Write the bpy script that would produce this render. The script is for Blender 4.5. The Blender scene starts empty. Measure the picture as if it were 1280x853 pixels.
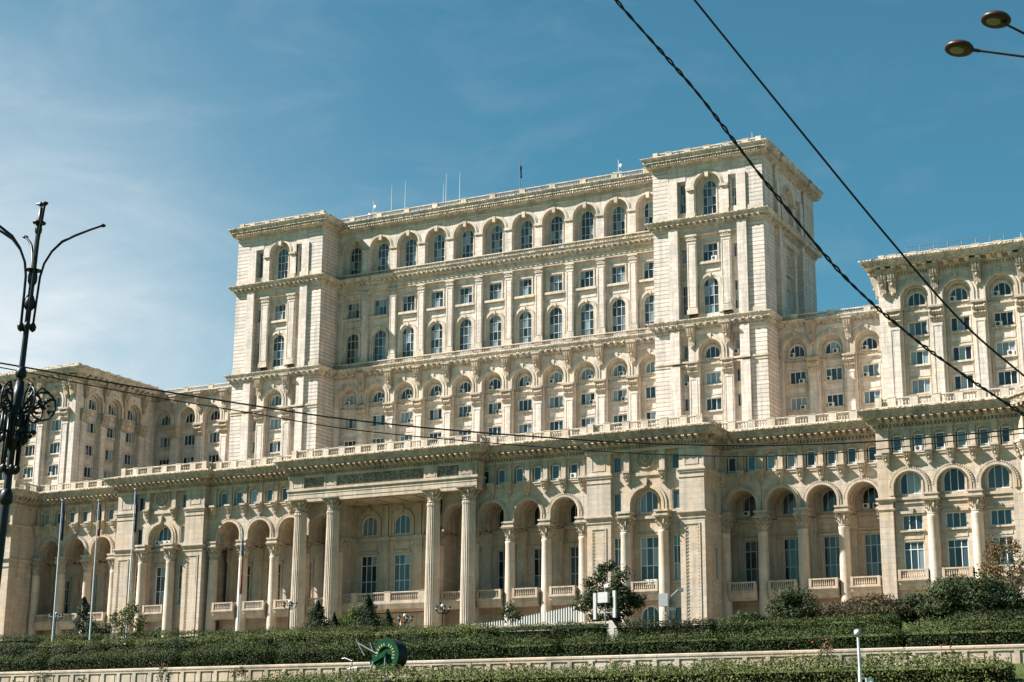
import bpy, math, random
from math import sin, cos, pi, radians as RD, sqrt, atan2
from mathutils import Vector, Matrix, noise
random.seed(7)
sc = bpy.context.scene
col = sc.collection

# ------------------------------------------------------------------ camera
YAW, PIT, ROL = RD(27.55), RD(14.25), RD(0.35)
CAM = Vector((137.08, -256.6, -3.53))
FPX = 2112.95
Fv = Vector((-sin(YAW)*cos(PIT), cos(YAW)*cos(PIT), sin(PIT)))
Rv = Vector((cos(YAW), sin(YAW), 0)); Uv = Rv.cross(Fv)
R2 = Rv*cos(ROL)+Uv*sin(ROL); U2 = Uv*cos(ROL)-Rv*sin(ROL)
cd = bpy.data.cameras.new('Camera'); cam = bpy.data.objects.new('Camera', cd); col.objects.link(cam)
cam.matrix_world = Matrix(((R2.x, U2.x, -Fv.x, CAM.x), (R2.y, U2.y, -Fv.y, CAM.y), (R2.z, U2.z, -Fv.z, CAM.z), (0, 0, 0, 1)))
cd.sensor_width = 36; cd.lens = FPX*36/1280; cd.clip_start = 0.3; cd.clip_end = 6000
sc.camera = cam

def ray(u, v, dist):
    """point seen at pixel (u, v) of the 1280 x 853 photograph, at a horizontal distance from the camera"""
    q = Fv*FPX+R2*(u-640)+U2*(426.5-v)
    return CAM+q*(dist/math.hypot(q.x, q.y))
def ray_y(u, v, Y):
    q = Fv*FPX+R2*(u-640)+U2*(426.5-v)
    return CAM+q*((Y-CAM.y)/q.y)

# ------------------------------------------------------------------ sky, sun, exposure
AZ, EL = RD(64.5), RD(42.5)
SUNV = Vector((-sin(AZ)*cos(EL), -cos(AZ)*cos(EL), sin(EL)))
w = bpy.data.worlds.new('World'); sc.world = w; w.use_nodes = True
nt = w.node_tree; nt.nodes.clear()
def nd(t, tree=None, **k):
    n = (tree or nt).nodes.new(t)
    for a, b in k.items(): setattr(n, a, b)
    return n
out = nd('ShaderNodeOutputWorld'); bg = nd('ShaderNodeBackground'); sky = nd('ShaderNodeTexSky')
sky.sky_type = 'NISHITA'; sky.sun_disc = False; sky.sun_elevation = EL; sky.sun_rotation = pi+AZ
sky.air_density = 1.0; sky.dust_density = 0.6; sky.ozone_density = 2.0
bg.inputs['Strength'].default_value = 0.052
tint = nd('ShaderNodeMix', data_type='RGBA', blend_type='MULTIPLY'); tint.inputs[0].default_value = 1
tint.inputs['B'].default_value = (0.355, 0.735, 0.685, 1)
nt.links.new(sky.outputs[0], tint.inputs['A'])
tc = nd('ShaderNodeTexCoord')
sep = nd('ShaderNodeSeparateXYZ'); nt.links.new(tc.outputs['Generated'], sep.inputs[0])
def mth(op, a, b=None, tree=None, clamp=False):
    t = tree or nt
    n = t.nodes.new('ShaderNodeMath'); n.operation = op; n.use_clamp = clamp
    for i, x in enumerate((a, b)):
        if x is None: continue
        if isinstance(x, (int, float)): n.inputs[i].default_value = x
        else: t.links.new(x, n.inputs[i])
    return n.outputs[0]
cmb = nd('ShaderNodeMapping'); cmb.inputs['Scale'].default_value = (3.2, 3.2, 8.5); cmb.inputs['Rotation'].default_value = (0.18, 0.05, 0.4); nt.links.new(tc.outputs['Generated'], cmb.inputs[0])
nz = nd('ShaderNodeTexNoise'); nz.inputs['Scale'].default_value = 2.6; nz.inputs['Detail'].default_value = 8; nz.inputs['Roughness'].default_value = 0.58; nz.inputs['Distortion'].default_value = 0.5
nt.links.new(cmb.outputs[0], nz.inputs['Vector'])
# a bank of thin white cloud low in the north-west, thinning upward and to the east
dotn = nd('ShaderNodeVectorMath', operation='DOT_PRODUCT'); nt.links.new(tc.outputs['Generated'], dotn.inputs[0])
dl = (ray(-100, 525, 100)-CAM).normalized(); dotn.inputs[1].default_value = dl
bank = mth('EXPONENT', mth('DIVIDE', mth('SUBTRACT', dotn.outputs['Value'], 1.0), 0.0135))
puff = mth('ADD', mth('MULTIPLY', mth('SUBTRACT', nz.outputs['Fac'], 0.5), 1.8), 1.2)
wisp = mth('MULTIPLY', mth('SUBTRACT', nz.outputs['Fac'], 0.50, clamp=True), 0.32)
mr2 = mth('ADD', mth('MULTIPLY', bank, puff), wisp, clamp=True)
cmix = nd('ShaderNodeMix', data_type='RGBA'); nt.links.new(mr2, cmix.inputs[0]); nt.links.new(tint.outputs['Result'], cmix.inputs['A'])
cmix.inputs['B'].default_value = (5.0, 5.5, 5.8, 1)
nt.links.new(cmix.outputs['Result'], bg.inputs['Color']); nt.links.new(bg.outputs[0], out.inputs[0])
sd = bpy.data.lights.new('Sun', 'SUN'); sun = bpy.data.objects.new('Sun', sd); col.objects.link(sun)
sd.energy = 5.0; sd.angle = RD(0.5); sd.color = (1.0, 0.955, 0.91)
sun.rotation_euler = SUNV.to_track_quat('Z', 'Y').to_euler(); sun.location = (0, -150, 150)
sc.view_settings.view_transform = 'Standard'; sc.view_settings.look = 'None'
sc.view_settings.exposure = 1.6; sc.view_settings.gamma = 1
sc.view_settings.use_curve_mapping = False

# ------------------------------------------------------------------ materials
def new_mat(name):
    m = bpy.data.materials.new(name); m.use_nodes = True; t = m.node_tree; t.nodes.clear()
    o = nd('ShaderNodeOutputMaterial', t); p = nd('ShaderNodeBsdfPrincipled', t); t.links.new(p.outputs[0], o.inputs[0])
    return m, t, p
def plain(name, c, rough=0.6, metal=0.0, var=0.0, spec=0.4):
    m, t, p = new_mat(name)
    p.inputs['Base Color'].default_value = (*c, 1); p.inputs['Roughness'].default_value = rough
    p.inputs['Metallic'].default_value = metal; p.inputs['Specular IOR Level'].default_value = spec
    if var:
        n = nd('ShaderNodeTexNoise', t); n.inputs['Scale'].default_value = 6; n.inputs['Detail'].default_value = 5
        g = nd('ShaderNodeNewGeometry', t); t.links.new(g.outputs['Position'], n.inputs['Vector'])
        mx = nd('ShaderNodeMix', t, data_type='RGBA', blend_type='MULTIPLY'); mx.inputs[0].default_value = 1
        mx.inputs['A'].default_value = (*c, 1)
        r = nd('ShaderNodeMapRange', t); t.links.new(n.outputs['Fac'], r.inputs[0])
        r.inputs['From Min'].default_value = .3; r.inputs['From Max'].default_value = .7; r.inputs['To Min'].default_value = 1-var; r.inputs['To Max'].default_value = 1+var
        t.links.new(r.outputs[0], mx.inputs['B']); t.links.new(mx.outputs['Result'], p.inputs['Base Color'])
    return m
def stone(name, c, warm, grey, bw=1.35, bh=0.68, joint=0.045, jdark=0.55, bump=0.5, relief=0.0, warm_amt=0.55, grey_amt=0.8, zgrad=None):
    """limestone ashlar: coursed joints, block to block tone, warm and grey weather patches, vertical run-off streaks"""
    m, t, p = new_mat(name)
    g = nd('ShaderNodeNewGeometry', t); s = nd('ShaderNodeSeparateXYZ', t); t.links.new(g.outputs['Position'], s.inputs[0])
    h = mth('ADD', s.outputs['X'], s.outputs['Y'], t)
    cb = nd('ShaderNodeCombineXYZ', t); t.links.new(h, cb.inputs[0]); t.links.new(s.outputs['Z'], cb.inputs[1])
    br = nd('ShaderNodeTexBrick', t); t.links.new(cb.outputs[0], br.inputs['Vector'])
    br.inputs['Scale'].default_value = 1; br.inputs['Brick Width'].default_value = bw; br.inputs['Row Height'].default_value = bh
    br.inputs['Mortar Size'].default_value = joint; br.inputs['Mortar Smooth'].default_value = 0.3
    br.inputs['Color1'].default_value = (*[x*1.07 for x in c], 1); br.inputs['Color2'].default_value = (*[x*0.87 for x in c], 1)
    br.inputs['Mortar'].default_value = (*[x*jdark for x in c], 1); br.inputs['Bias'].default_value = 0.0
    def nse(scale, vec, det=5, rough=.6):
        n = nd('ShaderNodeTexNoise', t); n.inputs['Scale'].default_value = scale; n.inputs['Detail'].default_value = det; n.inputs['Roughness'].default_value = rough
        t.links.new(vec, n.inputs['Vector']); return n.outputs['Fac']
    def ramp(f, a, b, lo, hi):
        r = nd('ShaderNodeMapRange', t); t.links.new(f, r.inputs[0])
        for k, x in zip(('From Min', 'From Max', 'To Min', 'To Max'), (a, b, lo, hi)): r.inputs[k].default_value = x
        return r.outputs[0]
    def mix(f, A, B, bl='MIX'):
        x = nd('ShaderNodeMix', t, data_type='RGBA', blend_type=bl)
        if isinstance(f, (int, float)): x.inputs[0].default_value = f
        else: t.links.new(f, x.inputs[0])
        for k, v in (('A', A), ('B', B)):
            if isinstance(v, tuple): x.inputs[k].default_value = (*v, 1)
            else: t.links.new(v, x.inputs[k])
        return x.outputs['Result']
    pos = g.outputs['Position']
    col_ = mix(ramp(nse(0.16, pos), .42, .72, 0, warm_amt), br.outputs['Color'], warm, 'MIX')
    col_ = mix(ramp(nse(0.33, pos, 7, .68), .47, .74, 0, grey_amt), col_, grey, 'MIX')
    mp = nd('ShaderNodeMapping', t); mp.inputs['Scale'].default_value = (1.15, 1.15, 0.09); t.links.new(pos, mp.inputs[0])
    col_ = mix(ramp(nse(1.0, mp.outputs[0], 6, .65),   .48, .74, 0, .72), col_, tuple(x*0.60 for x in grey), 'MIX')
    fine = mth('MULTIPLY', ramp(nse(5.5, pos, 4, .7), .3, .7, .87, 1.08), ramp(nse(1.1, pos, 6, .7), .3, .7, .86, 1.09), t)
    cbn = nd('ShaderNodeCombineXYZ', t)
    for i in range(3): t.links.new(fine, cbn.inputs[i])
    col_ = mix(1.0, col_, cbn.outputs[0], 'MULTIPLY')
    t.links.new(col_, p.inputs['Base Color']); p.inputs['Roughness'].default_value = .85; p.inputs['Specular IOR Level'].default_value = .25
    b1 = nd('ShaderNodeBump', t); b1.inputs['Strength'].default_value = bump; b1.inputs['Distance'].default_value = 0.08
    hgt = mth('SUBTRACT', 1.0, br.outputs['Fac'], t)
    if relief:
        vo = nd('ShaderNodeTexVoronoi', t); vo.inputs['Scale'].default_value = 1.15; vo.feature = 'SMOOTH_F1'
        wn = nd('ShaderNodeTexNoise', t); wn.inputs['Scale'].default_value = 1.3; t.links.new(pos, wn.inputs['Vector'])
        vm = nd('ShaderNodeVectorMath', t, operation='ADD'); t.links.new(pos, vm.inputs[0]); t.links.new(wn.outputs['Color'], vm.inputs[1])
        t.links.new(vm.outputs[0], vo.inputs['Vector'])
        wv = mth('SINE', mth('MULTIPLY', vo.outputs['Distance'], 16.0 if relief > .1 else 26.0, t), None, t)
        t.links.new(wv, b1.inputs['Height']); b1.inputs['Distance'].default_value = relief; b1.inputs['Strength'].default_value = 1
    else:
        hgt = mth('ADD', hgt, mth('MULTIPLY', nse(9.0, pos), 0.5, t), t)
        t.links.new(hgt, b1.inputs['Height'])
    t.links.new(b1.outputs[0], p.inputs['Normal'])
    return m
M = {}
UP = (0.61, 0.532, 0.462); UPW = (0.61, 0.492, 0.38); GR = (0.38, 0.35, 0.315)
LO = (0.48, 0.40, 0.315); LOW = (0.48, 0.335, 0.20)
M['stone'] = stone('pale_limestone', UP, UPW, GR, 1.6, 0.75, .03, .6, .4)
M['rust'] = stone('coursed_limestone', UP, UPW, GR, 60.0, 0.70, .05, .33, .9, warm_amt=.3)
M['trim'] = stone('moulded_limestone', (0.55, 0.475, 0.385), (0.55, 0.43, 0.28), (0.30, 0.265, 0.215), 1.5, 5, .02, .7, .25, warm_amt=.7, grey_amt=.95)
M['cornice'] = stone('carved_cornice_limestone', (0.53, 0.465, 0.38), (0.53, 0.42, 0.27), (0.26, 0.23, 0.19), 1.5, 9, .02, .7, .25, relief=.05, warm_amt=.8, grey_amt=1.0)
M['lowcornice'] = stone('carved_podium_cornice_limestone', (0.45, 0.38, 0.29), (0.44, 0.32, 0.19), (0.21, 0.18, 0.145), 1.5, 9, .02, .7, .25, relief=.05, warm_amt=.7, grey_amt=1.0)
M['low'] = stone('warm_limestone', LO, LOW, (0.37, 0.33, 0.285), 2.1, 0.8, .03, .66, .4, warm_amt=.75)
M['lowtrim'] = stone('warm_moulded_limestone', (0.47, 0.388, 0.30), (0.47, 0.33, 0.20), (0.27, 0.235, 0.195), 1.7, 5, .02, .7, .25, warm_amt=.7, grey_amt=.95)
M['shaft'] = stone('column_limestone', (0.53, 0.44, 0.35), LOW, (0.40, 0.36, 0.30), 9, 2.2, .03, .75, .2, warm_amt=.5)
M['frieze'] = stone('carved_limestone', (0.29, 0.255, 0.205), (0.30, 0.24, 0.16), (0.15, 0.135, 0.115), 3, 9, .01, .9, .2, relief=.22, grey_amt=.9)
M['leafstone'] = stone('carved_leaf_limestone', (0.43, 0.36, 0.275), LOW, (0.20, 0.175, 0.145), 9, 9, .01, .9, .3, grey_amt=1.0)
M['roof'] = plain('roof_sheet', (0.16, 0.16, 0.155), .7, var=.2)
M['frame'] = plain('window_frame', (0.40, 0.41, 0.40), .45, var=.05)
M['white_frame'] = plain('white_window_frame', (0.62, 0.63, 0.61), .45, var=.05)
M['ac'] = plain('white_enamel', (0.56, 0.55, 0.51), .4, var=.06)
M['dark'] = plain('dark_grille_and_core', (0.03, 0.03, 0.03), .6)
M['iron'] = plain('black_iron', (0.012, 0.012, 0.013), .42, .3, var=.3)
M['steel'] = plain('galvanised_steel', (0.24, 0.245, 0.245), .5, .5, var=.15)
M['rail'] = plain('roof_rail_paint', (0.10, 0.14, 0.18), .5)
# window panes: glass in front of dim rooms and pale curtains, sash by sash
def glass(name, curtain, amount, dark):
    m, t, p = new_mat(name)
    g = nd('ShaderNodeNewGeometry', t); oi = nd('ShaderNodeObjectInfo', t)
    r = mth('FRACT', mth('ADD', g.outputs['Random Per Island'], mth('MULTIPLY', oi.outputs['Random'], 7.31, t), t), None, t)
    rp = nd('ShaderNodeValToRGB', t); t.links.new(r, rp.inputs[0]); e = rp.color_ramp.elements
    rp.color_ramp.interpolation = 'CONSTANT'
    e[0].position = 0; e[0].color = (*dark, 1); e[1].position = .3; e[1].color = (.022, .038, .048, 1)
    for pz, c in ((.45, (.038, .062, .074)), (.7, tuple(x*.72 for x in curtain)), (1-amount, curtain)):
        q = e.new(pz); q.color = (*c, 1)
    # folds of the curtains
    s = nd('ShaderNodeSeparateXYZ', t); t.links.new(g.outputs['Position'], s.inputs[0])
    wv = mth('SINE', mth('MULTIPLY', mth('ADD', s.outputs['X'], s.outputs['Y'], t), 21.0, t), None, t)
    f = mth('ADD', mth('MULTIPLY', wv, .10, t), 1.0, t)
    mx = nd('ShaderNodeVectorMath', t, operation='SCALE'); t.links.new(rp.outputs['Color'], mx.inputs[0]); t.links.new(f, mx.inputs['Scale'])
    t.links.new(mx.outputs[0], p.inputs['Base Color'])
    p.inputs['Roughness'].default_value = .05; p.inputs['Specular IOR Level'].default_value = .55
    return m
M['pane'] = glass('window_glass', (.20, .25, .26), .15, (.012, .015, .018))
M['pane_dark'] = glass('shade_toned_window_glass', (.07, .095, .105), .06, (.008, .010, .012))  # darker copy of the panes, loggia shade put into its colours

# ------------------------------------------------------------------ mesh building
class Fr:
    """facade frame: s runs along the wall, d outward, z up.  ang 0 faces -y, 90 faces +x, -90 faces -x"""
    def __init__(s, ox, oy, ang=0):
        s.a = RD(ang); s.ang = s.a; s.o = (ox, oy); s.S = (cos(s.a), sin(s.a)); s.N = (sin(s.a), -cos(s.a))
    def __call__(s, a, d, z): return (s.o[0]+a*s.S[0]+d*s.N[0], s.o[1]+a*s.S[1]+d*s.N[1], z)
class MB:
    def __init__(s): s.v = []; s.f = []
    def add(s, vs, fs):
        b = len(s.v); s.v.extend(vs); s.f.extend([tuple(b+i for i in f) for f in fs])
    def poly(s, vs): s.add(vs, [tuple(range(len(vs)))])
    def box(s, F, s0, s1, d0, d1, z0, z1):
        s.add([F(s0, d0, z0), F(s1, d0, z0), F(s1, d1, z0), F(s0, d1, z0), F(s0, d0, z1), F(s1, d0, z1), F(s1, d1, z1), F(s0, d1, z1)],
              [(0, 1, 2, 3), (7, 6, 5, 4), (0, 4, 5, 1), (1, 5, 6, 2), (2, 6, 7, 3), (3, 7, 4, 0)])
    def prism(s, F, pts, d0, d1):
        n = len(pts); vs = [F(a, d0, z) for a, z in pts]+[F(a, d1, z) for a, z in pts]
        s.add(vs, [tuple(range(n)), tuple(range(2*n-1, n-1, -1))]+[(i, (i+1) % n, n+(i+1) % n, n+i) for i in range(n)])
    def prof(s, F, pts, s0, s1, t0=0, t1=0):
        """closed (d, z) outline swept along s; t0/t1 narrow it with depth"""
        n = len(pts); vs = [F(s0, d, z) for d, z in pts]+[F(s1, d, z) for d, z in pts]
        s.add(vs, [tuple(range(n)), tuple(range(2*n-1, n-1, -1))]+[(i, (i+1) % n, n+(i+1) % n, n+i) for i in range(n)])
    def sweep(s, path, pts, close_ends=True):
        """open or closed (d, z) outline swept along a plan path with mitred corners; outward = right of travel"""
        n = len(path); m = len(pts); rows = []
        for i, (x, y) in enumerate(path):
            ns = []
            for a, b in ((i-1, i), (i, i+1)):
                if a < 0 or b >= n: continue
                dx, dy = path[b][0]-path[a][0], path[b][1]-path[a][1]; l = math.hypot(dx, dy); ns.append((dy/l, -dx/l))
            if len(ns) == 2:
                k = 1+ns[0][0]*ns[1][0]+ns[0][1]*ns[1][1]; o = ((ns[0][0]+ns[1][0])/k, (ns[0][1]+ns[1][1])/k)
            else: o = ns[0]
            rows.append([(x+o[0]*d, y+o[1]*d, z) for d, z in pts])
        fs = []
        for i in range(n-1):
            for j in range(m): fs.append((i*m+j, (i+1)*m+j, (i+1)*m+(j+1) % m, i*m+(j+1) % m))
        if close_ends: fs += [tuple(range(m)), tuple((n-1)*m+m-1-j for j in range(m))]
        s.add([p for r in rows for p in r], fs)
    def along(s, path, fn, pitch, margin=0.0):
        """fn(F) once per pitch along every leg of the path"""
        for (x0, y0), (x1, y1) in zip(path, path[1:]):
            l = math.hypot(x1-x0, y1-y0); n = int((l-2*margin)/pitch)
            if n < 1: continue
            a = math.degrees(atan2(y1-y0, x1-x0)); F = Fr(x0, y0, a); st = (l-n*pitch)/2
            for i in range(n): fn(F, st+(i+.5)*pitch)
    def ring(s, F, c, zs, ri, ro, d0, d1, zleg=None, n=20):
        A = [pi*i/n for i in range(n+1)]
        ins = [(c-ri*cos(a), zs+ri*sin(a)) for a in A]; ous = [(c-ro*cos(a), zs+ro*sin(a)) for a in A]
        if zleg is not None:
            ins = [(c-ri, zleg)]+ins+[(c+ri, zleg)]; ous = [(c-ro, zleg)]+ous+[(c+ro, zleg)]
        m = len(ins); vs = [F(a, d1, z) for a, z in ins]+[F(a, d1, z) for a, z in ous]+[F(a, d0, z) for a, z in ins]+[F(a, d0, z) for a, z in ous]
        fs = []
        for i in range(m-1):
            fs += [(i, i+1, m+i+1, m+i), (2*m+i, 2*m+i+1, i+1, i), (m+i, m+i+1, 3*m+i+1, 3*m+i)]
        fs += [(0, m, 3*m, 2*m), (m-1, 2*m-1, 4*m-1, 3*m-1)]
        s.add(vs, fs)
    def wall(s, F, s0, s1, z0, z1, d, dep, ops=(), n=16):
        """wall face with openings (c, half, zb, zs, arched) one above the other, each with its reveal going back by dep"""
        z = z0; q = lambda a, b, y0, y1: b-a > 1e-4 and y1-y0 > 1e-4 and s.poly([F(a, d, y0), F(b, d, y0), F(b, d, y1), F(a, d, y1)])
        for c, h, zb, zs, ar in sorted(ops, key=lambda o: o[2]):
            opn = zb < z0
            if zb > z: q(s0, s1, z, zb)
            zb = max(zb, z0)
            q(s0, c-h, zb, zs); q(c+h, s1, zb, zs)
            o = [(c-h, zb), (c-h, zs)]
            if ar:
                top = zs+h; A = [pi*i/n for i in range(n+1)]; P = [(c-h*cos(a), zs+h*sin(a)) for a in A]
                q(s0, c-h, zs, top); q(c+h, s1, zs, top)
                for (a, y), (b, y2) in zip(P, P[1:]): s.poly([F(a, d, y), F(b, d, y2), F(b, d, top), F(a, d, top)])
                o += P[1:-1]; z = top
            else: z = zs
            o += [(c+h, zs), (c+h, zb)]
            k = len(o); kk = k-1 if opn else k
            s.add([F(a, d, y) for a, y in o]+[F(a, d-dep, y) for a, y in o], [(i, (i+1) % k, k+(i+1) % k, k+i) for i in range(kk)])
        if z < z1: q(s0, s1, z, z1)
    def lathe(s, c, prof, n=20, flute=0.0):
        N = n; m = len(prof); vs = []
        for r, z in prof:
            for i in range(N):
                rr = r*(1-(flute if i % 2 else 0)) if flute else r
                a = 2*pi*i/N; vs.append((c[0]+rr*cos(a), c[1]+rr*sin(a), c[2]+z))
        fs = [(j*N+i, j*N+(i+1) % N, (j+1)*N+(i+1) % N, (j+1)*N+i) for j in range(m-1) for i in range(N)]
        fs += [tuple(range(N-1, -1, -1)), tuple((m-1)*N+i for i in range(N))]
        s.add(vs, fs)
    def tube(s, pts, r, n=8, r2=None, caps=True):
        P = [Vector(p) for p in pts]; m = len(P); vs = []; up = Vector((0, 0, 1)); prev = None
        for i, p in enumerate(P):
            t = (P[min(i+1, m-1)]-P[max(i-1, 0)]).normalized()
            a = prev if prev is not None else (up if abs(t.z) < .95 else Vector((1, 0, 0)))
            x = (a-t*a.dot(t)).normalized(); y = t.cross(x); prev = x
            rr = r if r2 is None else r+(r2-r)*i/(m-1)
            if isinstance(r, (list, tuple)): rr = r[i]
            for k in range(n):
                b = 2*pi*k/n; vs.append(tuple(p+x*(rr*cos(b))+y*(rr*sin(b))))
        fs = [(i*n+k, i*n+(k+1) % n, (i+1)*n+(k+1) % n, (i+1)*n+k) for i in range(m-1) for k in range(n)]
        if caps: fs += [tuple(range(n-1, -1, -1)), tuple((m-1)*n+k for k in range(n))]
        s.add(vs, fs)
    def ball(s, c, r, sx=1, sy=1, sz=1, n=10, m=6):
        vs = [(c[0], c[1], c[2]-r*sz)]; 
        for j in range(1, m):
            b = pi*j/m
            for i in range(n): a = 2*pi*i/n; vs.append((c[0]+r*sx*sin(b)*cos(a), c[1]+r*sy*sin(b)*sin(a), c[2]-r*sz*cos(b)))
        vs.append((c[0], c[1], c[2]+r*sz)); L = len(vs)-1
        fs = [(0, 1+(i+1) % n, 1+i) for i in range(n)]+[(L, 1+(m-2)*n+i, 1+(m-2)*n+(i+1) % n) for i in range(n)]
        fs += [(1+j*n+i, 1+j*n+(i+1) % n, 1+(j+1)*n+(i+1) % n, 1+(j+1)*n+i) for j in range(m-2) for i in range(n)]
        s.add(vs, fs)
    def mesh(s, name, mat, smooth=False):
        me = bpy.data.meshes.new(name); me.from_pydata(s.v, [], s.f); me.materials.append(M[mat] if isinstance(mat, str) else mat)
        if smooth: me.polygons.foreach_set('use_smooth', [True]*len(me.polygons))
        me.update(); return me
    def build(s, name, mat, parent=None, loc=None, smooth=False, rz=0):
        """loc None: the vertices are world coordinates"""
        return put(s.mesh(name, mat, smooth), name, parent, loc, rz)
def put(me, name, parent=None, loc=None, rz=0):
    o = bpy.data.objects.new(name, me); col.objects.link(o)
    if parent is not None:
        o.parent = parent
        base = Vector(parent.location) if parent.parent is None else Vector((0, 0, 0))
        o.location = (Vector(loc)-base) if loc is not None else -base
    elif loc is not None: o.location = loc
    o.rotation_euler.z = rz
    return o
def tag(o, label, cat, group=None, kind=None):
    if label: o['label'] = label
    if cat: o['category'] = cat
    if group: o['group'] = group
    if kind: o['kind'] = kind
    return o
def empty(name, loc, label=None, cat=None, group=None, rz=0):
    o = bpy.data.objects.new(name, None); col.objects.link(o); o.location = loc; o.rotation_euler.z = rz; o.empty_display_size = .5
    return tag(o, label, cat, group)
def copy_tree(o, parent=None):
    c = o.copy(); col.objects.link(c)
    if parent is not None: c.parent = parent
    for ch in list(o.children): copy_tree(ch, c)
    return c
def smooth_angle(me): pass
I0 = Fr(0, 0, 0)
# ------------------------------------------------------------------ the palace
PAL = empty('parliament_palace', (0, -36, 14), 'huge pale limestone palace in tiers of arches with two square towers and a columned portico', 'palace')
WK = {}
def win_kind(kind, w, h, arch=False, cols=2, rows=(), fr='frame', pane='pane', bar=.09):
    f = MB(); p = MB(); r = w/2; zs = h-r if arch else h
    if arch: f.ring(I0, 0, zs, r-bar*1.3, r+.02, 0, .12, zleg=0, n=14)
    else:
        f.box(I0, -r, -r+bar*1.3, 0, .12, 0, h); f.box(I0, r-bar*1.3, r, 0, .12, 0, h); f.box(I0, -r+bar*1.3, r-bar*1.3, 0, .119, h-bar*1.3, h)
    f.box(I0, -r+bar*1.3, r-bar*1.3, 0, .118, 0, bar*1.3)
    xs = [-r+w*i/cols for i in range(cols+1)]; zz_ = [0]+[h*q for q in rows]+[h]
    top = lambda x: zs+sqrt(max(0, r*r-x*x)) if arch else h
    for x in xs[1:-1]: f.box(I0, x-bar/2, x+bar/2, .0, .10, 0, top(x)-.02)
    for z in zz_[1:-1]: f.box(I0, -r+.05, r-.05, .0, .11, z-bar/2, z+bar/2)
    for a, b in zip(xs, xs[1:]):
        for z0, z1 in zip(zz_, zz_[1:]):
            if arch and z1 > zs:
                k = 6; pts = [I0(a, .03, z0), I0(b, .03, z0)]+[I0(b+(a-b)*i/k, .03, max(z0, min(z1, top(b+(a-b)*i/k)))) for i in range(k+1)]
                if arch and max(q[2] for q in pts)-z0 < .05: continue
                p.poly(pts)
            else: p.poly([I0(a, .03, z0), I0(b, .03, z0), I0(b, .03, z1), I0(a, .03, z1)])
    WK[kind] = (f.mesh(kind, fr), p.mesh('pane', pane))
def win(kind, F, s, d, z, name=None):
    a, b = WK[kind]; o = put(a, name or kind, PAL, F(s, d, z), F.a); put(b, 'pane', o); return o
win_kind('arched_window', 2.45, 5.95, True, 3, (.26, .52, .77))
win_kind('tall_arched_window', 2.65, 6.1, True, 3, (.24, .5, .76))
win_kind('square_window', 2.65, 3.0, False, 3, (.55,))
win_kind('lunette_window', 2.55, 2.0, True, 3, (), 'white_frame')
win_kind('casement_window', 2.7, 2.05, False, 3, (), 'white_frame')
win_kind('slit_window', .95, 2.1, False, 2, ())
win_kind('long_slit_window', .95, 4.9, False, 2, (.33, .66))
win_kind('attic_window', 1.2, 2.3, False, 1, (.12,), 'white_frame')
win_kind('tall_window', 2.9, 6.6, False, 3, (.38, .76), 'white_frame')
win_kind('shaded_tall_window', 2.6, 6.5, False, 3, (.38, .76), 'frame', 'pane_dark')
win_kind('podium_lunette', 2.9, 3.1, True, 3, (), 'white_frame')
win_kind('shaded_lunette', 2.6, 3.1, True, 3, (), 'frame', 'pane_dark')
win_kind('side_window', 1.2, 2.3, False, 1, (), 'frame')
win_kind('tall_side_window', 1.25, 6.5, False, 2, (.38, .76), 'white_frame')
win_kind('door_window', 2.7, 3.75, False, 3, (.72,), 'white_frame')

# ---- repeated carved pieces (shared meshes)
def corbel_mesh(w, h, out, mat='leafstone'):
    """scrolled console bracket, leaf ribs on the front; origin at top centre against the wall"""
    m = MB(); pr = []
    n = 9
    for i in range(n+1):
        t = i/n; d = out*(1-.62*t**.8)+.10*sin(t*pi*2.2)*out*.6; pr.append((d, -h*t))
    for k, (a, b, x) in enumerate(((-.5, .5, 0), (-.36, -.2, .09), (-.08, .08, .13), (.2, .36, .09))):
        def wd(t): return w*(1-.38*t)
        vs = []
        for i, (d, z) in enumerate(pr):
            t = i/n; dd = d+x*sin(pi*min(1, t*1.15+.06))
            vs += [I0(wd(t)*a, 0, z), I0(wd(t)*a, dd, z), I0(wd(t)*b, dd, z), I0(wd(t)*b, 0, z)]
        fs = []
        for i in range(n):
            for j in range(4): fs.append((4*i+j, 4*i+(j+1) % 4, 4*i+4+(j+1) % 4, 4*i+4+j))
        fs += [(0, 1, 2, 3), (4*n+3, 4*n+2, 4*n+1, 4*n)]
        m.add(vs, fs)
    m.box(I0, -w*.58, w*.58, 0, out+.12, 0, .28); m.box(I0, -w*.42, w*.42, 0, out*.75, -h*.46, -h*.40)
    m.ball(I0(0, out*.62, -h*.62), w*.17, n=8, m=5); m.ball(I0(0, out*.2, -h*1.02), w*.26, n=8, m=5)
    return m.mesh('corbel', mat)
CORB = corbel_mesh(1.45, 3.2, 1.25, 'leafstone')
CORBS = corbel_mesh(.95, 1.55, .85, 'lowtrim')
def impost_cap_mesh(w=1.9, h=2.3, out=.75):
    m = MB()
    m.box(I0, -w*.56, w*.56, 0, out+.1, h-.28, h); m.box(I0, -w*.5, w*.5, 0, out*.8, h-.55, h-.28)
    for i in range(5):
        x = w*(-.40+.2*i); t = [(0, h-.55), (out*.8, h-.6), (out*.95, h-.95), (out*.55, h-1.35), (out*.6, h-1.7), (out*.25, h-2.05), (0, h-2.2)]
        m.prof(I0, t, x-w*.085, x+w*.085)
    for x in (-.42, .42): m.ball(I0(w*x, out*.7, h-.85), .3, n=8, m=5)
    return m.mesh('pier_capital', 'leafstone')
PCAP = impost_cap_mesh()
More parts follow.
